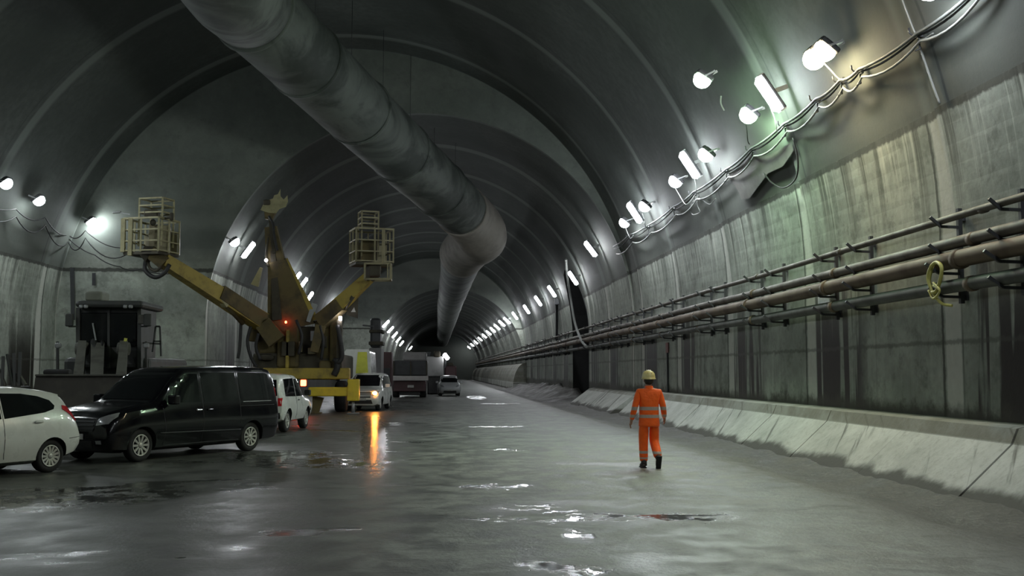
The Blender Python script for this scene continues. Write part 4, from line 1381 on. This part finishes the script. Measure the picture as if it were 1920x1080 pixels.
# ---------------------------------------------------------------- yellow three-boom rig
M_YEL = mat('machine_yellow', (.33, .245, .035), .5, 0, (.12, .09, .028), .9, 1.6)
M_YELB = mat('outrigger_yellow', (.62, .46, .03), .4, 0, (.42, .30, .03), .6, 2.5)
M_YBROWN = mat('muddy_yellow', (.105, .080, .028), .7, 0, (.042, .034, .020), .9, 1.3)
M_MUDDY = mat('muddy_steel', (.055, .048, .032), .7, .2, (.028, .026, .020), .8, 2)
M_CAGE = mat('basket_cream', (.29, .265, .14), .5, 0, (.18, .165, .09), .7, 4)
M_CAGE2 = mat('basket_dusty', (.21, .185, .105), .55, 0, (.13, .115, .07), .7, 4)
M_LAMPW = emit('small_worklight', (1, .95, 1), 35)
DJ = 47.5
jo = at(555, 770, DJ)
rig = thing('drilling_rig', 'muddy yellow tunnelling rig with mast and two basket booms behind the parked cars', 'tunnelling rig', (jo.x, jo.y + 3, 0))
def A(px, py, d=DJ): return at(px, py, d)
def rp(m, name, mt, par=None): return m.build(name, mt, par or rig, world=True)
def span(m, x0, y0, x1, y1, d0, d1, bev=.04):
    """block whose near face spans those pixels at depth d0 and that reaches back to d1"""
    a, b = at(x0, y0, d0), at(x1, y1, d0)
    return m.box(((a.x + b.x) / 2, (d0 + d1) / 2, (a.z + b.z) / 2), (abs(b.x - a.x), abs(d1 - d0), abs(b.z - a.z)), bev=bev)
# carrier
m = span(MB(), 474, 662, 632, 712, DJ + .3, DJ + 9, .1)
rp(m, 'chassis', M_MUDDY)
m = MB()
span(m, 492, 690, 655, 711, DJ - .35, DJ + .25, .05)
rp(m, 'cross_beam', M_YEL)
for px in (492, 640):
    for dd in (2.0, 7.0):
        c = at(px, 745, DJ + dd)
        Mx = Matrix.Translation((c.x, c.y, .68)) @ Matrix.Rotation(PI / 2, 4, 'Y')
        w = MB().lathe([(.34, -.25), (.60, -.27), (.68, -.2), (.68, .2), (.60, .27), (.34, .25)], Mx, 24, cap=True)
        w = rp(w, 'wheel', M_TYRE)
        rp(MB().lathe([(.33, -.28), (.33, .28)], Mx, 16, cap=True), 'hub', M_MUDDY, w)
# outrigger reaching right, with plate and jack
m = MB()
span(m, 578, 726, 655, 743, DJ - .75, DJ - .35, .04)
orr = rp(m, 'outrigger', M_YELB)
m = MB()
span(m, 651, 711, 673, 752, DJ - .8, DJ - .3, .04)
rp(m, 'outrigger_plate', M_YELB, orr)
a, c = at(662, 752, DJ - .55), at(662, 772, DJ - .55)
rp(MB().tube([a, (c.x, c.y, .04)], .07, 10).box((c.x, c.y, .025), (.5, .5, .05), bev=.02), 'jack', M_GREY, orr)
rp(MB().ell(at(648, 720, DJ - .85), (.10, .08, .13)), 'hose_port', M_BLACK, orr)
a = at(597, 744, DJ - .1)
rp(MB().beam((a.x, a.y, a.z), (a.x - .12, a.y, .05), .48, .35, .28, .28, up=(0, 1, 0)).box((a.x - .12, a.y, .025), (.55, .5, .05), bev=.02), 'support_leg', M_YBROWN)
# mud-caked body blocks
for x0, y0, x1, y1, d0, d1, mt, nm in ((478, 600, 520, 664, .6, 2.6, M_YBROWN, 'control_cabin'), (520, 588, 560, 690, .2, 2.2, M_YBROWN, 'turntable'), (560, 612, 592, 680, .5, 2.0, M_MUDDY, 'pump_block'),
                                   (590, 600, 634, 676, .3, 2.4, M_YBROWN, 'hydraulic_cabinet'), (598, 676, 620, 712, -.1, .5, M_YBROWN, 'support_post'), (486, 664, 512, 676, .05, .3, M_MUDDY, 'tool_tray'),
                                   (618, 596, 636, 708, .1, .6, M_YBROWN, 'support_column')):
    rp(span(MB(), x0, y0, x1, y1, DJ + d0, DJ + d1, .1), nm, mt)
for x0, y0, x1, y1, mt in ((510, 622, 520, 628, M_CAGE), (560, 640, 566, 660, M_CAGE2), (582, 620, 592, 640, M_GREY), (577, 652, 592, 664, M_CAGE2), (600, 630, 612, 652, M_MUDDY), (536, 618, 541, 690, M_YEL), (528, 640, 552, 668, M_MUDDY)):
    rp(span(MB(), x0, y0, x1, y1, DJ + .0, DJ + .25, .03), 'valve_block', mt)
rp(MB().ell(A(536, 604, DJ - .0), (.05, .05, .06)), 'red_marker_lamp', M_REDGLOW)['label'] = 'small glowing red lamp'
# mast: broad tapering trunk, telescopic column, head
mast = rp(MB().beam(A(548, 612, DJ + .8), A(521, 488, DJ + .2), 2.1, 1.2, .80, .7, up=(0, 1, 0)), 'mast', M_YBROWN)
rp(MB().beam(A(590, 600, DJ + .35), A(536, 486, DJ + .0), .34, .30, .14, .2, up=(0, 1, 0)), 'mast_rail', M_YEL, mast)
rp(MB().beam(A(520, 600, DJ + .1), A(512, 470, DJ + .0), .42, .2, .20, .2, up=(0, 1, 0)), 'mast_rail', M_MUDDY, mast)
rp(MB().beam(A(517, 490, DJ + .2), A(508, 425, DJ), .80, .5, .50, .4, up=(0, 1, 0)), 'inner_column', M_YBROWN, mast)
rp(MB().beam(A(514, 475, DJ - .2), A(506, 408, DJ - .2), .16, .14, .12, .12, up=(0, 1, 0)), 'feed_cylinder', M_MUDDY, mast)
rp(MB().tube(smooth_path([A(520, 470, DJ - .3), A(514, 440, DJ - .35), A(512, 420, DJ - .3), A(504, 405, DJ - .3)]), .055, 8), 'hydraulic_hose', M_BLACK, mast)
rp(MB().tube(smooth_path([A(503, 500, DJ - .2), A(499, 480, DJ - .2), A(504, 440, DJ - .1)]), .05, 8), 'hydraulic_hose', M_MUDDY, mast)
hd = MB()
hp_ = [(488, 394), (493, 384), (500, 376), (512, 372), (514, 366), (521, 364), (526, 354), (526, 368), (532, 374), (539, 366), (540, 378), (536, 388), (524, 392), (518, 400), (504, 399), (494, 396)]
hd.loft([[A(x, y, DJ - .45) for x, y in hp_], [A(x, y, DJ + .25) for x, y in hp_]], cap=True)
hd = rp(hd, 'mast_head', M_CAGE)
rp(MB().beam(A(504, 412, DJ), A(507, 396, DJ), .30, .3, .5, .4, up=(0, 1, 0)), 'head_pivot', M_YBROWN, hd)
rp(span(MB(), 493, 374, 506, 384, DJ - .55, DJ - .2, .05), 'head_motor', M_MUDDY, hd)
rp(MB().ell(A(499, 488, DJ - .35), (.07, .06, .07)), 'worklight', M_LAMPW, mast)
rp(MB().beam(A(478, 535, DJ + .5), A(490, 502, DJ + .3), .35, .2, .12, .12, up=(0, 1, 0)), 'pale_arm', M_CAGE, mast)
# booms and baskets
def boom(name, p0, p1, w0, w1, mt):
    o = rp(MB().beam(p0, p1, w0, w0 * 1.15, w1, w1 * 1.15), name, mt)
    return o
dl, dr2 = 43.5, 47.0
bl = boom('boom', A(494, 606, DJ + .3), A(306, 488, dl), .66, .44, M_YEL)
rp(MB().beam(A(494, 606, DJ + .25), A(410, 548, dl + 2.2),   .62, .70, .54, .60), 'outer_sleeve', M_YBROWN, bl)
rp(MB().tube([A(455, 606, DJ - .4), A(424, 572, dl + 2.4)], .11, 10), 'boom_ram', M_YBROWN, bl)
rp(MB().beam(A(424, 572, dl + 2.4), A(412, 556, dl + 2.1), .3, .3, .2, .2), 'ram_rod', M_CAGE, bl)
rp(MB().beam(A(310, 494, dl), A(284, 474, dl), .50, .55, .55, .5), 'boom_tip', M_YBROWN, bl)
rp(MB().tube(smooth_path([A(276, 478, dl), A(272, 505, dl - .1), A(290, 520, dl - .2), A(308, 512, dl - .2), A(318, 496, dl - .1)]), .085, 8), 'hose_loop', M_BLACK, bl)
rp(MB().tube(smooth_path([A(276, 478, dl), A(280, 500, dl - .1), A(292, 508, dl - .2), A(302, 500, dl - .2)]), .06, 8), 'hose_loop', M_MUDDY, bl)
br = boom('boom', A(602, 604, DJ + .2), A(692, 520, dr2), .58, .40, M_YEL)
rp(MB().beam(A(602, 604, DJ + .2), A(640, 572, dr2 + .3), .62, .68, .52, .58), 'outer_sleeve', M_YBROWN, br)
rp(MB().tube([A(640, 588, DJ), A(662, 556, dr2)], .09, 10), 'boom_ram', M_MUDDY, br)
m = MB()
gp = [(648, 590), (671, 597), (672, 548), (664, 560)]
m.loft([[A(x, y, DJ + .5) for x, y in gp], [A(x, y, DJ + .62) for x, y in gp]], cap=True)
gs = rp(m, 'gusset_plate', M_MUDDY, br)
m = MB()
gp = [(658, 585), (667, 585), (664, 576)]
m.loft([[A(x, y, DJ + .44) for x, y in gp], [A(x, y, DJ + .5) for x, y in gp]], cap=True)
rp(m, 'warning_triangle', M_PLATE, gs)
rp(MB().beam(A(602, 610, DJ - .1), A(590, 660, DJ - .1), .42, .4, .36, .4, up=(0, 1, 0)), 'boom_bracket', M_YBROWN, br)
rp(MB().beam(A(494, 606, DJ), A(520, 640, DJ), .7, .6, .8, .6, up=(0, 1, 0)), 'boom_bracket', M_YBROWN, bl)
def basket(parent, d, x0, x1, ytop, ybot, tower, mt, depth, yaw, name):
    """cage basket: floor, rails with posts, an upper tower frame"""
    a, b = at(x0, ytop, d), at(x1, ybot, d)
    c = Vector(((a.x + b.x) / 2, d + depth / 2, b.z))
    w, h = abs(b.x - a.x), a.z - b.z
    Q = Matrix.Translation(c) @ Matrix.Rotation(yaw, 4, 'Z')
    def P(u, v, z): return Q @ Vector((u * w / 2, v * depth / 2, z))
    root = rp(MB().loft([[P(u, v, z) for u, v in ((-1, -1), (1, -1), (1, 1), (-1, 1))] for z in (-.10, .0)], cap=True), name, M_MUDDY, parent)
    r = MB()
    t = .065
    for u, v in ((-1, -1), (0, -1), (1, -1), (1, 1), (-1, 1), (0, 1), (-1, 0), (1, 0)):
        r.bar(P(u, v, 0), P(u, v, h), t)
    for z in (.06, h * .33, h * .66, h):
        q = [P(u, v, z) for u, v in ((-1, -1), (1, -1), (1, 1), (-1, 1))]
        for i in range(4): r.bar(q[i], q[(i + 1) % 4], t * (1.2 if z == h else .8))
    rp(r, 'guard_rail', mt, root)
    k = MB()
    k.loft([[P(u, v, z) for u, v in ((-.94, .9), (.94, .9), (.94, .94), (-.94, .94))] for z in (.05, h * .62)], cap=True)
    rp(k, 'mesh_panel', M_CAGE2, root)
    T = MB()
    u0, u1, z1 = tower
    zt = h + z1
    for u, v in ((u0, -.5), (u1, -.5), (u1, .6), (u0, .6)):
        T.bar(P(u, v, h * .2), P(u, v, zt), t)
    for z in (h + z1 * .33, h + z1 * .66, zt):
        q = [P(u, v, z) for u, v in ((u0, -.5), (u1, -.5), (u1, .6), (u0, .6))]
        for i in range(4): T.bar(q[i], q[(i + 1) % 4], t)
    rp(T, 'upper_frame', mt, root)
    return root, P, w, h
bk, P, w_, h_ = basket(bl, dl - .5, 238, 312, 408, 472, (-.45, .88, .85), M_CAGE, 1.5, R(-18), 'basket')
rp(MB().bar(P(-1.02, -1.0, 0), P(-1.02, -1.0, h_), .16).bar(P(-.6, -1.0, -.15), P(-.6, -1.0, h_), .16), 'gate_post', M_CAGE, bk)
rp(MB().box(P(.35, .2, h_ * .45), (.8, .5, h_ * .8), bev=.05), 'control_box', M_CAGE2, bk)
rp(MB().box(P(.1, -.2, h_ + .25), (.55, .4, .3), bev=.05).ell(P(.3, -.4, h_ * .9), (.12, .1, .14)), 'winch', M_MUDDY, bk)
rp(MB().bar(P(1.0, -.5, h_), P(1.35, -.5, h_ + .05), .08).box(P(1.42, -.5, h_ + .06), (.14, .14, .32), bev=.04), 'camera_arm', M_MUDDY, bk)
rp(MB().box(at(219, 398, dl), (.34, .10, .08), (0, R(-8), 0), bev=.03).bar(at(226, 399, dl), at(244, 402, dl), .04), 'strip_lamp', M_GREY, bk)
rp(MB().beam(A(284, 478, dl), A(272, 472, dl), .6, .7, .9, .4), 'basket_mount', M_MUDDY, bk)
bk, P, w_, h_ = basket(br, dr2 - .3, 659, 730, 428, 492, (-.62, .28, .80), M_CAGE2, 1.4, R(16), 'basket')
rp(MB().bar(P(.45, -1.05, .0), P(.45, -1.05, h_ * 1.02), .14), 'gate_post', M_CAGE2, bk)
rp(MB().box(P(-.1, .1, h_ * .4), (.7, .5, h_ * .65), bev=.05), 'control_box', M_YBROWN, bk)
q = [at(x, y, dr2 - .9) for x, y in ((684, 494), (732, 494), (732, 523), (684, 523))]
m = MB()
for i in range(4): m.bar(q[i], q[(i + 1) % 4], .08)
m.bar(at(727, 494, dr2 - .9), at(727, 523, dr2 - .9), .06)
q2 = [v + Vector((0, .9, 0)) for v in q]
for i in range(4): m.bar(q2[i], q2[(i + 1) % 4], .08).bar(q[i], q2[i], .06)
rp(m, 'step_frame', M_CAGE2, bk)
rp(MB().box(at(703, 508, dr2 - .4), (.5, .5, .5), bev=.06).beam(at(692, 520, dr2), at(705, 500, dr2 - .3), .5, .5, .5, .5), 'basket_mount', M_MUDDY, bk)
# side column with white worklight, and loose hoses
col = rp(MB().bar(A(637, 600, DJ - .2), A(636, 690, DJ - .2), .22, .2, up=(0, 1, 0)), 'lamp_column', M_MUDDY)
rp(MB().box(A(638, 597, DJ - .4), (.15, .12, .18), bev=.04), 'worklight', M_LAMPW, col)
rp(MB().tube(smooth_path([A(633, 610, DJ - .3), A(640, 650, DJ - .4), A(641, 670, DJ - .4), A(634, 680, DJ - .4), A(626, 674, DJ - .3)]), .10, 8), 'hydraulic_hose', M_BLACK, col)
rp(MB().tube(smooth_path([A(632, 672, DJ - .3), A(632, 690, DJ - .35), A(626, 704, DJ - .35)]), .14, 8), 'hydraulic_hose', M_BLACK, col)
for pts in ([(470, 612), (464, 640), (470, 668), (482, 690)], [(452, 598), (451, 625), (449, 655), (446, 672)], [(485, 625), (480, 650), (488, 675)], [(555, 600), (566, 630), (560, 665)], [(600, 610), (606, 640), (602, 675)]):
    rp(MB().tube(smooth_path([A(x, y, DJ - .25) for x, y in pts]), .07, 8), 'hydraulic_hose', M_BLACK)
rp(span(MB(), 466, 606, 484, 640, DJ + .2, DJ + 1.0, .06), 'hose_bracket', M_YBROWN)
rp(MB().beam(A(590, 570, DJ + .3), A(578, 604, DJ + .2), .25, .25, .18, .2, up=(0, 1, 0)), 'tilt_ram', M_GREY)
# red warning lamp on a short arm at the rear
wl_ = at(569, 718, DJ - 1.2)
q = rp(MB().bar(wl_ + Vector((0, .05, 0)), wl_ + Vector((0, .9, 0)), .08), 'lamp_arm', M_MUDDY)
rp(MB().box(wl_ + Vector((0, .03, 0)), (.34, .06, .34), bev=.03), 'lamp_housing', M_MUDDY, q)
rp(MB().box(wl_ + Vector((0, -.02, 0)), (.24, .08, .26), bev=.04), 'red_lamp', M_REDGLOW, q)['label'] = 'glowing red square lamp'

# ---------------------------------------------------------------- wheel loader behind the van
M_LDARK = mat('loader_dark', (.035, .038, .036), .5, 0, (.060, .060, .052), .7, 2.5)
M_LDUST = mat('loader_dusty_steel', (.11, .11, .095), .7, .2, (.06, .058, .05), .8, 2)
M_BUCKET = mat('bucket_steel', (.050, .047, .040), .65, .4, (.09, .085, .072), .7, 3)
DL = 29.2
lo = at(203, 700, DL)
ld = thing('wheel_loader', 'dark wheel loader with raised bucket standing behind the black van', 'wheel loader', (lo.x, DL, 0))
def lp(m, name, mt, par=None): return m.build(name, mt, par or ld, world=True)
cab = lp(span(MB(), 147, 572, 262, 690, DL + .25, DL + 1.9, .1), 'cab', M_LDARK)
lp(span(MB(), 152, 586, 255, 650, DL + .20, DL + .28, .02), 'windscreen', M_GLASS, cab)
lp(span(MB(), 140, 563, 267, 577, DL - .15, DL + 2.1, .08), 'cab_roof', M_LDARK, cab)
lp(span(MB(), 159, 546, 191, 564, DL + 1.2, DL + 1.9, .05), 'roof_unit', mat('pale_box', (.17, .18, .145), .6), cab)
for px in (147, 204, 262): lp(MB().bar(A(px, 577, DL + .2), A(px, 690, DL + .2), .06 if px == 204 else .10), 'cab_pillar', M_LDARK, cab)
for px in (152, 161, 235, 245):
    lp(MB().box(A(px, 575, DL - .2), (.11, .08, .10), bev=.03), 'roof_lamp', M_GREY, cab)
lp(MB().bar(A(174, 606, DL + .12), A(180, 638, DL + .12), .06, .03), 'wiper', M_GREY, cab)
for sg, px in ((-1, 129), (1, 276)):
    q = lp(MB().tube([A(147 if sg < 0 else 262, 612, DL + .2), A(px, 612, DL)], .025, 6), 'mirror_arm', M_LDARK, cab)
    lp(span(MB(), px - 7, 588, px + 7, 612, DL - .05, DL + .05, .03), 'mirror', M_LDARK, q)
lp(span(MB(), 258, 590, 272, 608, DL - .02, DL + .1, .03), 'side_lamp', M_LDUST, cab)
for px in (108, 274):
    q = lp(MB().bar(A(px, 640, DL), A(px, 700, DL), .06), 'lamp_bracket', M_LDARK)
    lp(MB().box(A(px + 1, 648, DL - .15), (.16, .14, .14), bev=.04), 'headlamp', M_CLEAR, q)
# hand rail frame at the right
m = MB()
for a, b_ in (((286, 660), (292, 612)), ((292, 612), (300, 612)), ((300, 612), (302, 668)), ((268, 643), (302, 645)), ((288, 640), (302, 640)), ((264, 612), (266, 690))): m.bar(A(*a, DL + .3), A(*b_, DL + .3), .045)
lp(m, 'hand_rail', M_LDARK)
lp(span(MB(), 118, 670, 280, 716, DL + .6, DL + 5.0, .12), 'frame', M_LDARK)
for px in (122, 286):
    for dd in (1.0, 4.2):
        c = at(px, 700, DL + dd)
        Mx = Matrix.Translation((c.x, c.y, .78)) @ Matrix.Rotation(PI / 2, 4, 'Y')
        w = lp(MB().lathe([(.35, -.28), (.68, -.30), (.78, -.22), (.78, .22), (.68, .30), (.35, .28)], Mx, 28, cap=True), 'wheel', M_TYRE)
        lp(MB().lathe([(.34, -.30), (.34, .30)], Mx, 18, cap=True), 'hub', M_LDUST, w)
        g_ = MB()
        cc = Vector((c.x, c.y, .78))
        for k in range(9):
            a0, a1 = PI * .1 + PI * .8 * k / 9, PI * .1 + PI * .8 * (k + 1) / 9
            g_.bar(cc + Vector((0, math.cos(a0) * .95, math.sin(a0) * .95)), cc + Vector((0, math.cos(a1) * .95, math.sin(a1) * .95)), .62, .04, up=(0, math.cos(a0), math.sin(a0)))
        lp(g_, 'mudguard', M_LDARK)
# lift arms, tilt ram and bucket
DB = 26.2
for px0, px1 in ((154, 146), (232, 226)):
    arm = lp(MB().beam(A(px0, 652, DL - .1), A(px1, 724, DB + .9), .20, .42, .24, .46), 'lift_arm', M_LDUST)
    c = A(px0, 654, DL - .1)
    lp(MB().lathe([(.17, -.14), (.17, .14)], Matrix.Translation(c) @ Matrix.Rotation(PI / 2, 4, 'Y'), 16, cap=True), 'pivot_pin', M_LDUST, arm)
lp(MB().beam(A(183, 652, DL + .1), A(181, 716, DB + 1.0), .34, .30, .30, .40), 'tilt_lever', M_LDUST)
lp(MB().tube([A(176, 640, DL + .2), A(176, 690, DB + 1.8)], .09, 10), 'tilt_ram', M_LDARK)
lp(MB().tube([A(192, 640, DL + .2), A(192, 690, DB + 1.8)], .05, 10), 'hydraulic_hose', M_BLACK)
lp(MB().bar(A(236, 634, DL - .2), A(230, 662, DL - .2), .07, .05), 'yellow_strap', mat('yellow_tape', (.55, .55, .10), .5))
b0_, b1_ = A(66, 706, DB), A(330, 706, DB)
zt = b0_.z
prof = [(DB + .75, zt - .10), (DB + .62, zt), (DB + .05, zt + .03), (DB, zt - .05), (DB - .22, zt - .9), (DB - .55, zt - 1.22), (DB - .58, zt - 1.27), (DB + .10, zt - 1.22), (DB + .55, zt - .95), (DB + .80, zt - .5)]
m = MB()
m.loft([[Vector((x, yy, z)) for yy, z in prof] for x in (b0_.x, b1_.x)], cap=True)
bu = lp(m, 'bucket', M_BUCKET)
lp(MB().box(((b0_.x + b1_.x) / 2, DB + .02, zt + .03), (b1_.x - b0_.x, .10, .05), bev=.015), 'bucket_lip', M_LDUST, bu)
lp(MB().box((A(100, 704, DB).x, DB + .3, zt + .10), (.62, .3, .15), bev=.05), 'bucket_guard', M_BLACK, bu)
for k in range(9):
    x = b0_.x + .15 + (b1_.x - b0_.x - .3) * k / 8
    lp(MB().beam((x, DB - .45, zt - 1.2), (x, DB - .78, zt - 1.26), .13, .10, .06, .04), 'bucket_tooth', M_LDUST, bu)

# ---------------------------------------------------------------- steel props on a crate at the far left
sp = at(20, 724, 26.0)
MB().box((sp.x - .35, 26.2, sp.z / 2), (1.2, .9, sp.z), bev=.05).build('crate', M_LDARK)
cr = COL.objects['crate']
tag(cr, 'low dark crate behind the white hatchback carrying thin steel props', 'crate')
for a, b_, up in (((6, 668), (4, 724), 1), ((14, 664), (24, 724), 1), ((26, 662), (28, 724), 1), ((38, 660), (36, 724), 1), ((-6, 684), (10, 724), 0), ((18, 702), (36, 724), 0), ((34, 700), (48, 722), 0)):
    o = MB().bar(at(*a, 26.1), at(*b_, 26.0), .06).build('steel_prop', M_LDARK if up else M_LDUST)
    tag(o, 'thin dark steel prop standing upright on the crate behind the white hatchback' if up else 'pale steel prop leaning over the crate behind the white hatchback', 'steel prop', 'steel props at the far left')

# ---------------------------------------------------------------- white panel van with yellow stripe
DV = 57.5
a, b_ = at(622, 742, DV), at(697, 655, DV)
wv = thing('white_utility_truck', 'tall white body with yellow stripe beyond the rig outrigger', 'truck', ((a.x + b_.x) / 2, DV + 2, 0))
def wp(m, name, mt, par=None): return m.build(name, mt, par or wv, world=True)
cx_, w_, zt_ = (a.x + b_.x) / 2, b_.x - a.x, b_.z
m = MB()
bod = [(-.5, .55), (-.5, 1.55), (-.30, 2.2), (-.20, zt_ - .15), (-.14, zt_), (.42, zt_), (.46, zt_ - .12), (.5, 1.6), (.5, .55)]
m.loft([[Vector((cx_ + u * w_, yy, z)) for u, z in bod] for yy in (DV, DV + 4.6)], cap=True)
wb = wp(m, 'body', M_WHITEPAINT)
q0, q1, q2, q3 = at(667, 700, DV), at(690, 700, DV), at(688, 660, DV), at(671, 660, DV)
m = MB()
m.loft([[Vector((p.x, DV + e, p.z)) for p in (q0, q1, q2, q3)] for e in (-.03, .02)], cap=True)
wp(m, 'yellow_stripe', mat('yellow_stripe', (.60, .62, .08), .4), wb)
for x0, x1, yy in ((638, 648, 683), (637, 660, 699)): wp(span(MB(), x0, yy - 1, x1, yy + 1, DV - .03, DV + .02, .01), 'dark_label', M_DGREY, wb)
wp(span(MB(), 630, 709, 637, 714, DV - .05, DV + .02, .02), 'rear_lamp', M_DGREY, wb)
wp(span(MB(), 640, 735, 697, 748, DV + .3, DV + 4.4, .05), 'chassis', M_PLASTIC)
for px in (632, 690):
    for dd in (.9, 3.6):
        c = at(px, 745, DV + dd)
        Mx = Matrix.Translation((c.x, c.y, .42)) @ Matrix.Rotation(PI / 2, 4, 'Y')
        w = wp(MB().lathe([(.22, -.12), (.38, -.13), (.42, -.1), (.42, .1), (.38, .13), (.22, .12)], Mx, 20, cap=True), 'wheel', M_TYRE)
# tall grey plant container behind it
DC = 66
gc = thing('grey_container', 'tall dull grey cabinet behind the yellow-striped truck', 'cabinet', at(704, 740, DC))
gc.location.z = 0
XF[gc] = Matrix.Translation(gc.location)
def gp_(m, n, mt): return m.build(n, mt, gc, world=True)
gp_(span(MB(), 692, 652, 714, 752, DC, DC + 3, .06), 'cabinet_body', mat('cabinet_grey', (.16, .155, .155), .6, 0, (.10, .10, .10), .6, 1))
gp_(span(MB(), 694, 596, 713, 652, DC + .1, DC + 2, .15), 'hose_drum', M_DGREY)
gp_(span(MB(), 692, 618, 718, 624, DC - .05, DC + 2.2, .05), 'drum_flange', M_MUDDY)
gp_(span(MB(), 691, 640, 718, 647, DC - .05, DC + 2.2, .05), 'drum_flange', M_MUDDY)
gp_(MB().bar(at(680, 610, DC), at(700, 612, DC), .10), 'arm', M_DGREY)
mb_ = thing('maroon_box', 'dark maroon plant box between the grey cabinet and the tipper truck', 'box', at(724, 740, 71))
mb_.location.z = 0
XF[mb_] = Matrix.Translation(mb_.location)
M_MAROON = mat('maroon_paint', (.075, .035, .038), .55, 0, (.04, .025, .025), .6, 1)
o = span(MB(), 714, 660, 734, 748, 71, 73, .08).build('box_body', M_MAROON, mb_, world=True)
span(MB(), 717, 690, 731, 712, 70.93, 71.02, .03).build('door_panel', M_DGREY, mb_, world=True)
# tipper truck seen from behind
DT = 75.5
tt = thing('tipper_truck', 'dark tipper truck seen from behind, pale crossbar at its tail', 'truck', at(768, 740, DT + 3))
tt.location.z = 0
XF[tt] = Matrix.Translation(tt.location)
def tp(m, n, mt, par=None): return m.build(n, mt, par or tt, world=True)
tb = tp(span(MB(), 737, 676, 801, 704, DT + .2, DT + 5, .06), 'tipper_body', M_DGREY)
for px in (738, 770, 800): tp(span(MB(), px - 1, 677, px + 1, 704, DT + .1, DT + .25, .02), 'body_rib', M_MUDDY, tb)
tp(span(MB(), 727, 705, 803, 714, DT - .1, DT + .2, .05), 'tail_crossbar', mat('dusty_cream', (.40, .38, .37), .6))
tp(span(MB(), 738, 714, 798, 734, DT + .2, DT + 5, .05), 'chassis', M_MAROON)
tp(span(MB(), 748, 734, 788, 741, DT + .4, DT + 5, .05), 'rear_axle', M_PLASTIC)
tp(span(MB(), 764, 722, 776, 727, DT + .1, DT + .2, .02), 'number_plate', M_PLATE)
tp(span(MB(), 756, 660, 800, 677, DT + 5.4, DT + 7.2, .12), 'cab', mat('cab_grey', (.17, .165, .16), .5))
for px in (743, 793):
    for dd in (1.2, 3.0):
        c = at(px, 740, DT + dd)
        Mx = Matrix.Translation((c.x, c.y, .5)) @ Matrix.Rotation(PI / 2, 4, 'Y')
        w = tp(MB().lathe([(.26, -.22), (.44, -.24), (.5, -.18), (.5, .18), (.44, .24), (.26, .22)], Mx, 20, cap=True), 'wheel', M_TYRE)
# grey lorry ahead of it with a floodlight on the cab roof
DG = 86
gt = thing('grey_lorry', 'pale grey lorry cab far down the roadway between tipper truck and silver car', 'truck', at(818, 735, DG + 2))
gt.location.z = 0
XF[gt] = Matrix.Translation(gt.location)
def tq(m, n, mt, par=None): return m.build(n, mt, par or gt, world=True)
gb = tq(span(MB(), 800, 668, 832, 706, DG, DG + 4.5, .10), 'box_body', mat('lorry_grey', (.30, .30, .295), .6, 0, (.14, .14, .14), .6, 1))
tq(span(MB(), 803, 706, 830, 738, DG + .2, DG + 4.5, .05), 'chassis', M_PLASTIC)
tq(span(MB(), 801, 660, 808, 668, DG + .2, DG + .7, .05), 'roof_beacon', M_DGREY, gb)
tq(span(MB(), 813, 658, 826, 670, DG - .1, DG + 1.2, .12), 'roof_pack', M_MUDDY, gb)
for px in (806, 827):
    c = at(px, 738, DG + 1)
    Mx = Matrix.Translation((c.x, c.y, .48)) @ Matrix.Rotation(PI / 2, 4, 'Y')
    tq(MB().lathe([(.26, -.18), (.44, -.2), (.48, -.15), (.48, .15), (.44, .2), (.26, .18)], Mx, 20, cap=True), 'wheel', M_TYRE)
q = tq(MB().bar(at(834, 690, DG), at(836, 676, DG), .10), 'light_mast', M_DGREY)
tq(MB().tube([at(832, 663, DG - .2), at(833, 664, DG - .2), at(840, 673, DG - .2), at(841, 674, DG - .2)], [.06, .17, .17, .06], 14), 'floodlight_tube', emit('lorry_lamp', (.95, .97, 1), 14), q)
dm = thing('dark_machine', 'dark low machine just behind the small silver car', 'machine', at(846, 735, 90))
dm.location.z = 0
XF[dm] = Matrix.Translation(dm.location)
span(MB(), 834, 686, 856, 720, 90, 93, .12).build('machine_body', M_MAROON, dm, world=True)
span(MB(), 838, 680, 850, 687, 90.3, 92, .1).build('machine_hood', M_MUDDY, dm, world=True)
span(MB(), 832, 720, 858, 737, 89.8, 92.5, .1).build('undercarriage', M_PLASTIC, dm, world=True)
# ---------------------------------------------------------------- world and output look
w = bpy.data.worlds.new('world')
SC.world = w
w.use_nodes = True
w.node_tree.nodes['Background'].inputs[0].default_value = (.0, .0, .0, 1)
w.node_tree.nodes['Background'].inputs[1].default_value = 0.0
vs = SC.view_settings
vs.view_transform = 'Standard'
vs.look = 'None'
vs.gamma = 1
vs.use_curve_mapping = False
vs.exposure = EXPOSURE
SC.cycles.use_denoising = True
SC.cycles.max_bounces = 6
SC.cycles.sample_clamp_indirect = 4.0
bpy.context.view_layer.update()
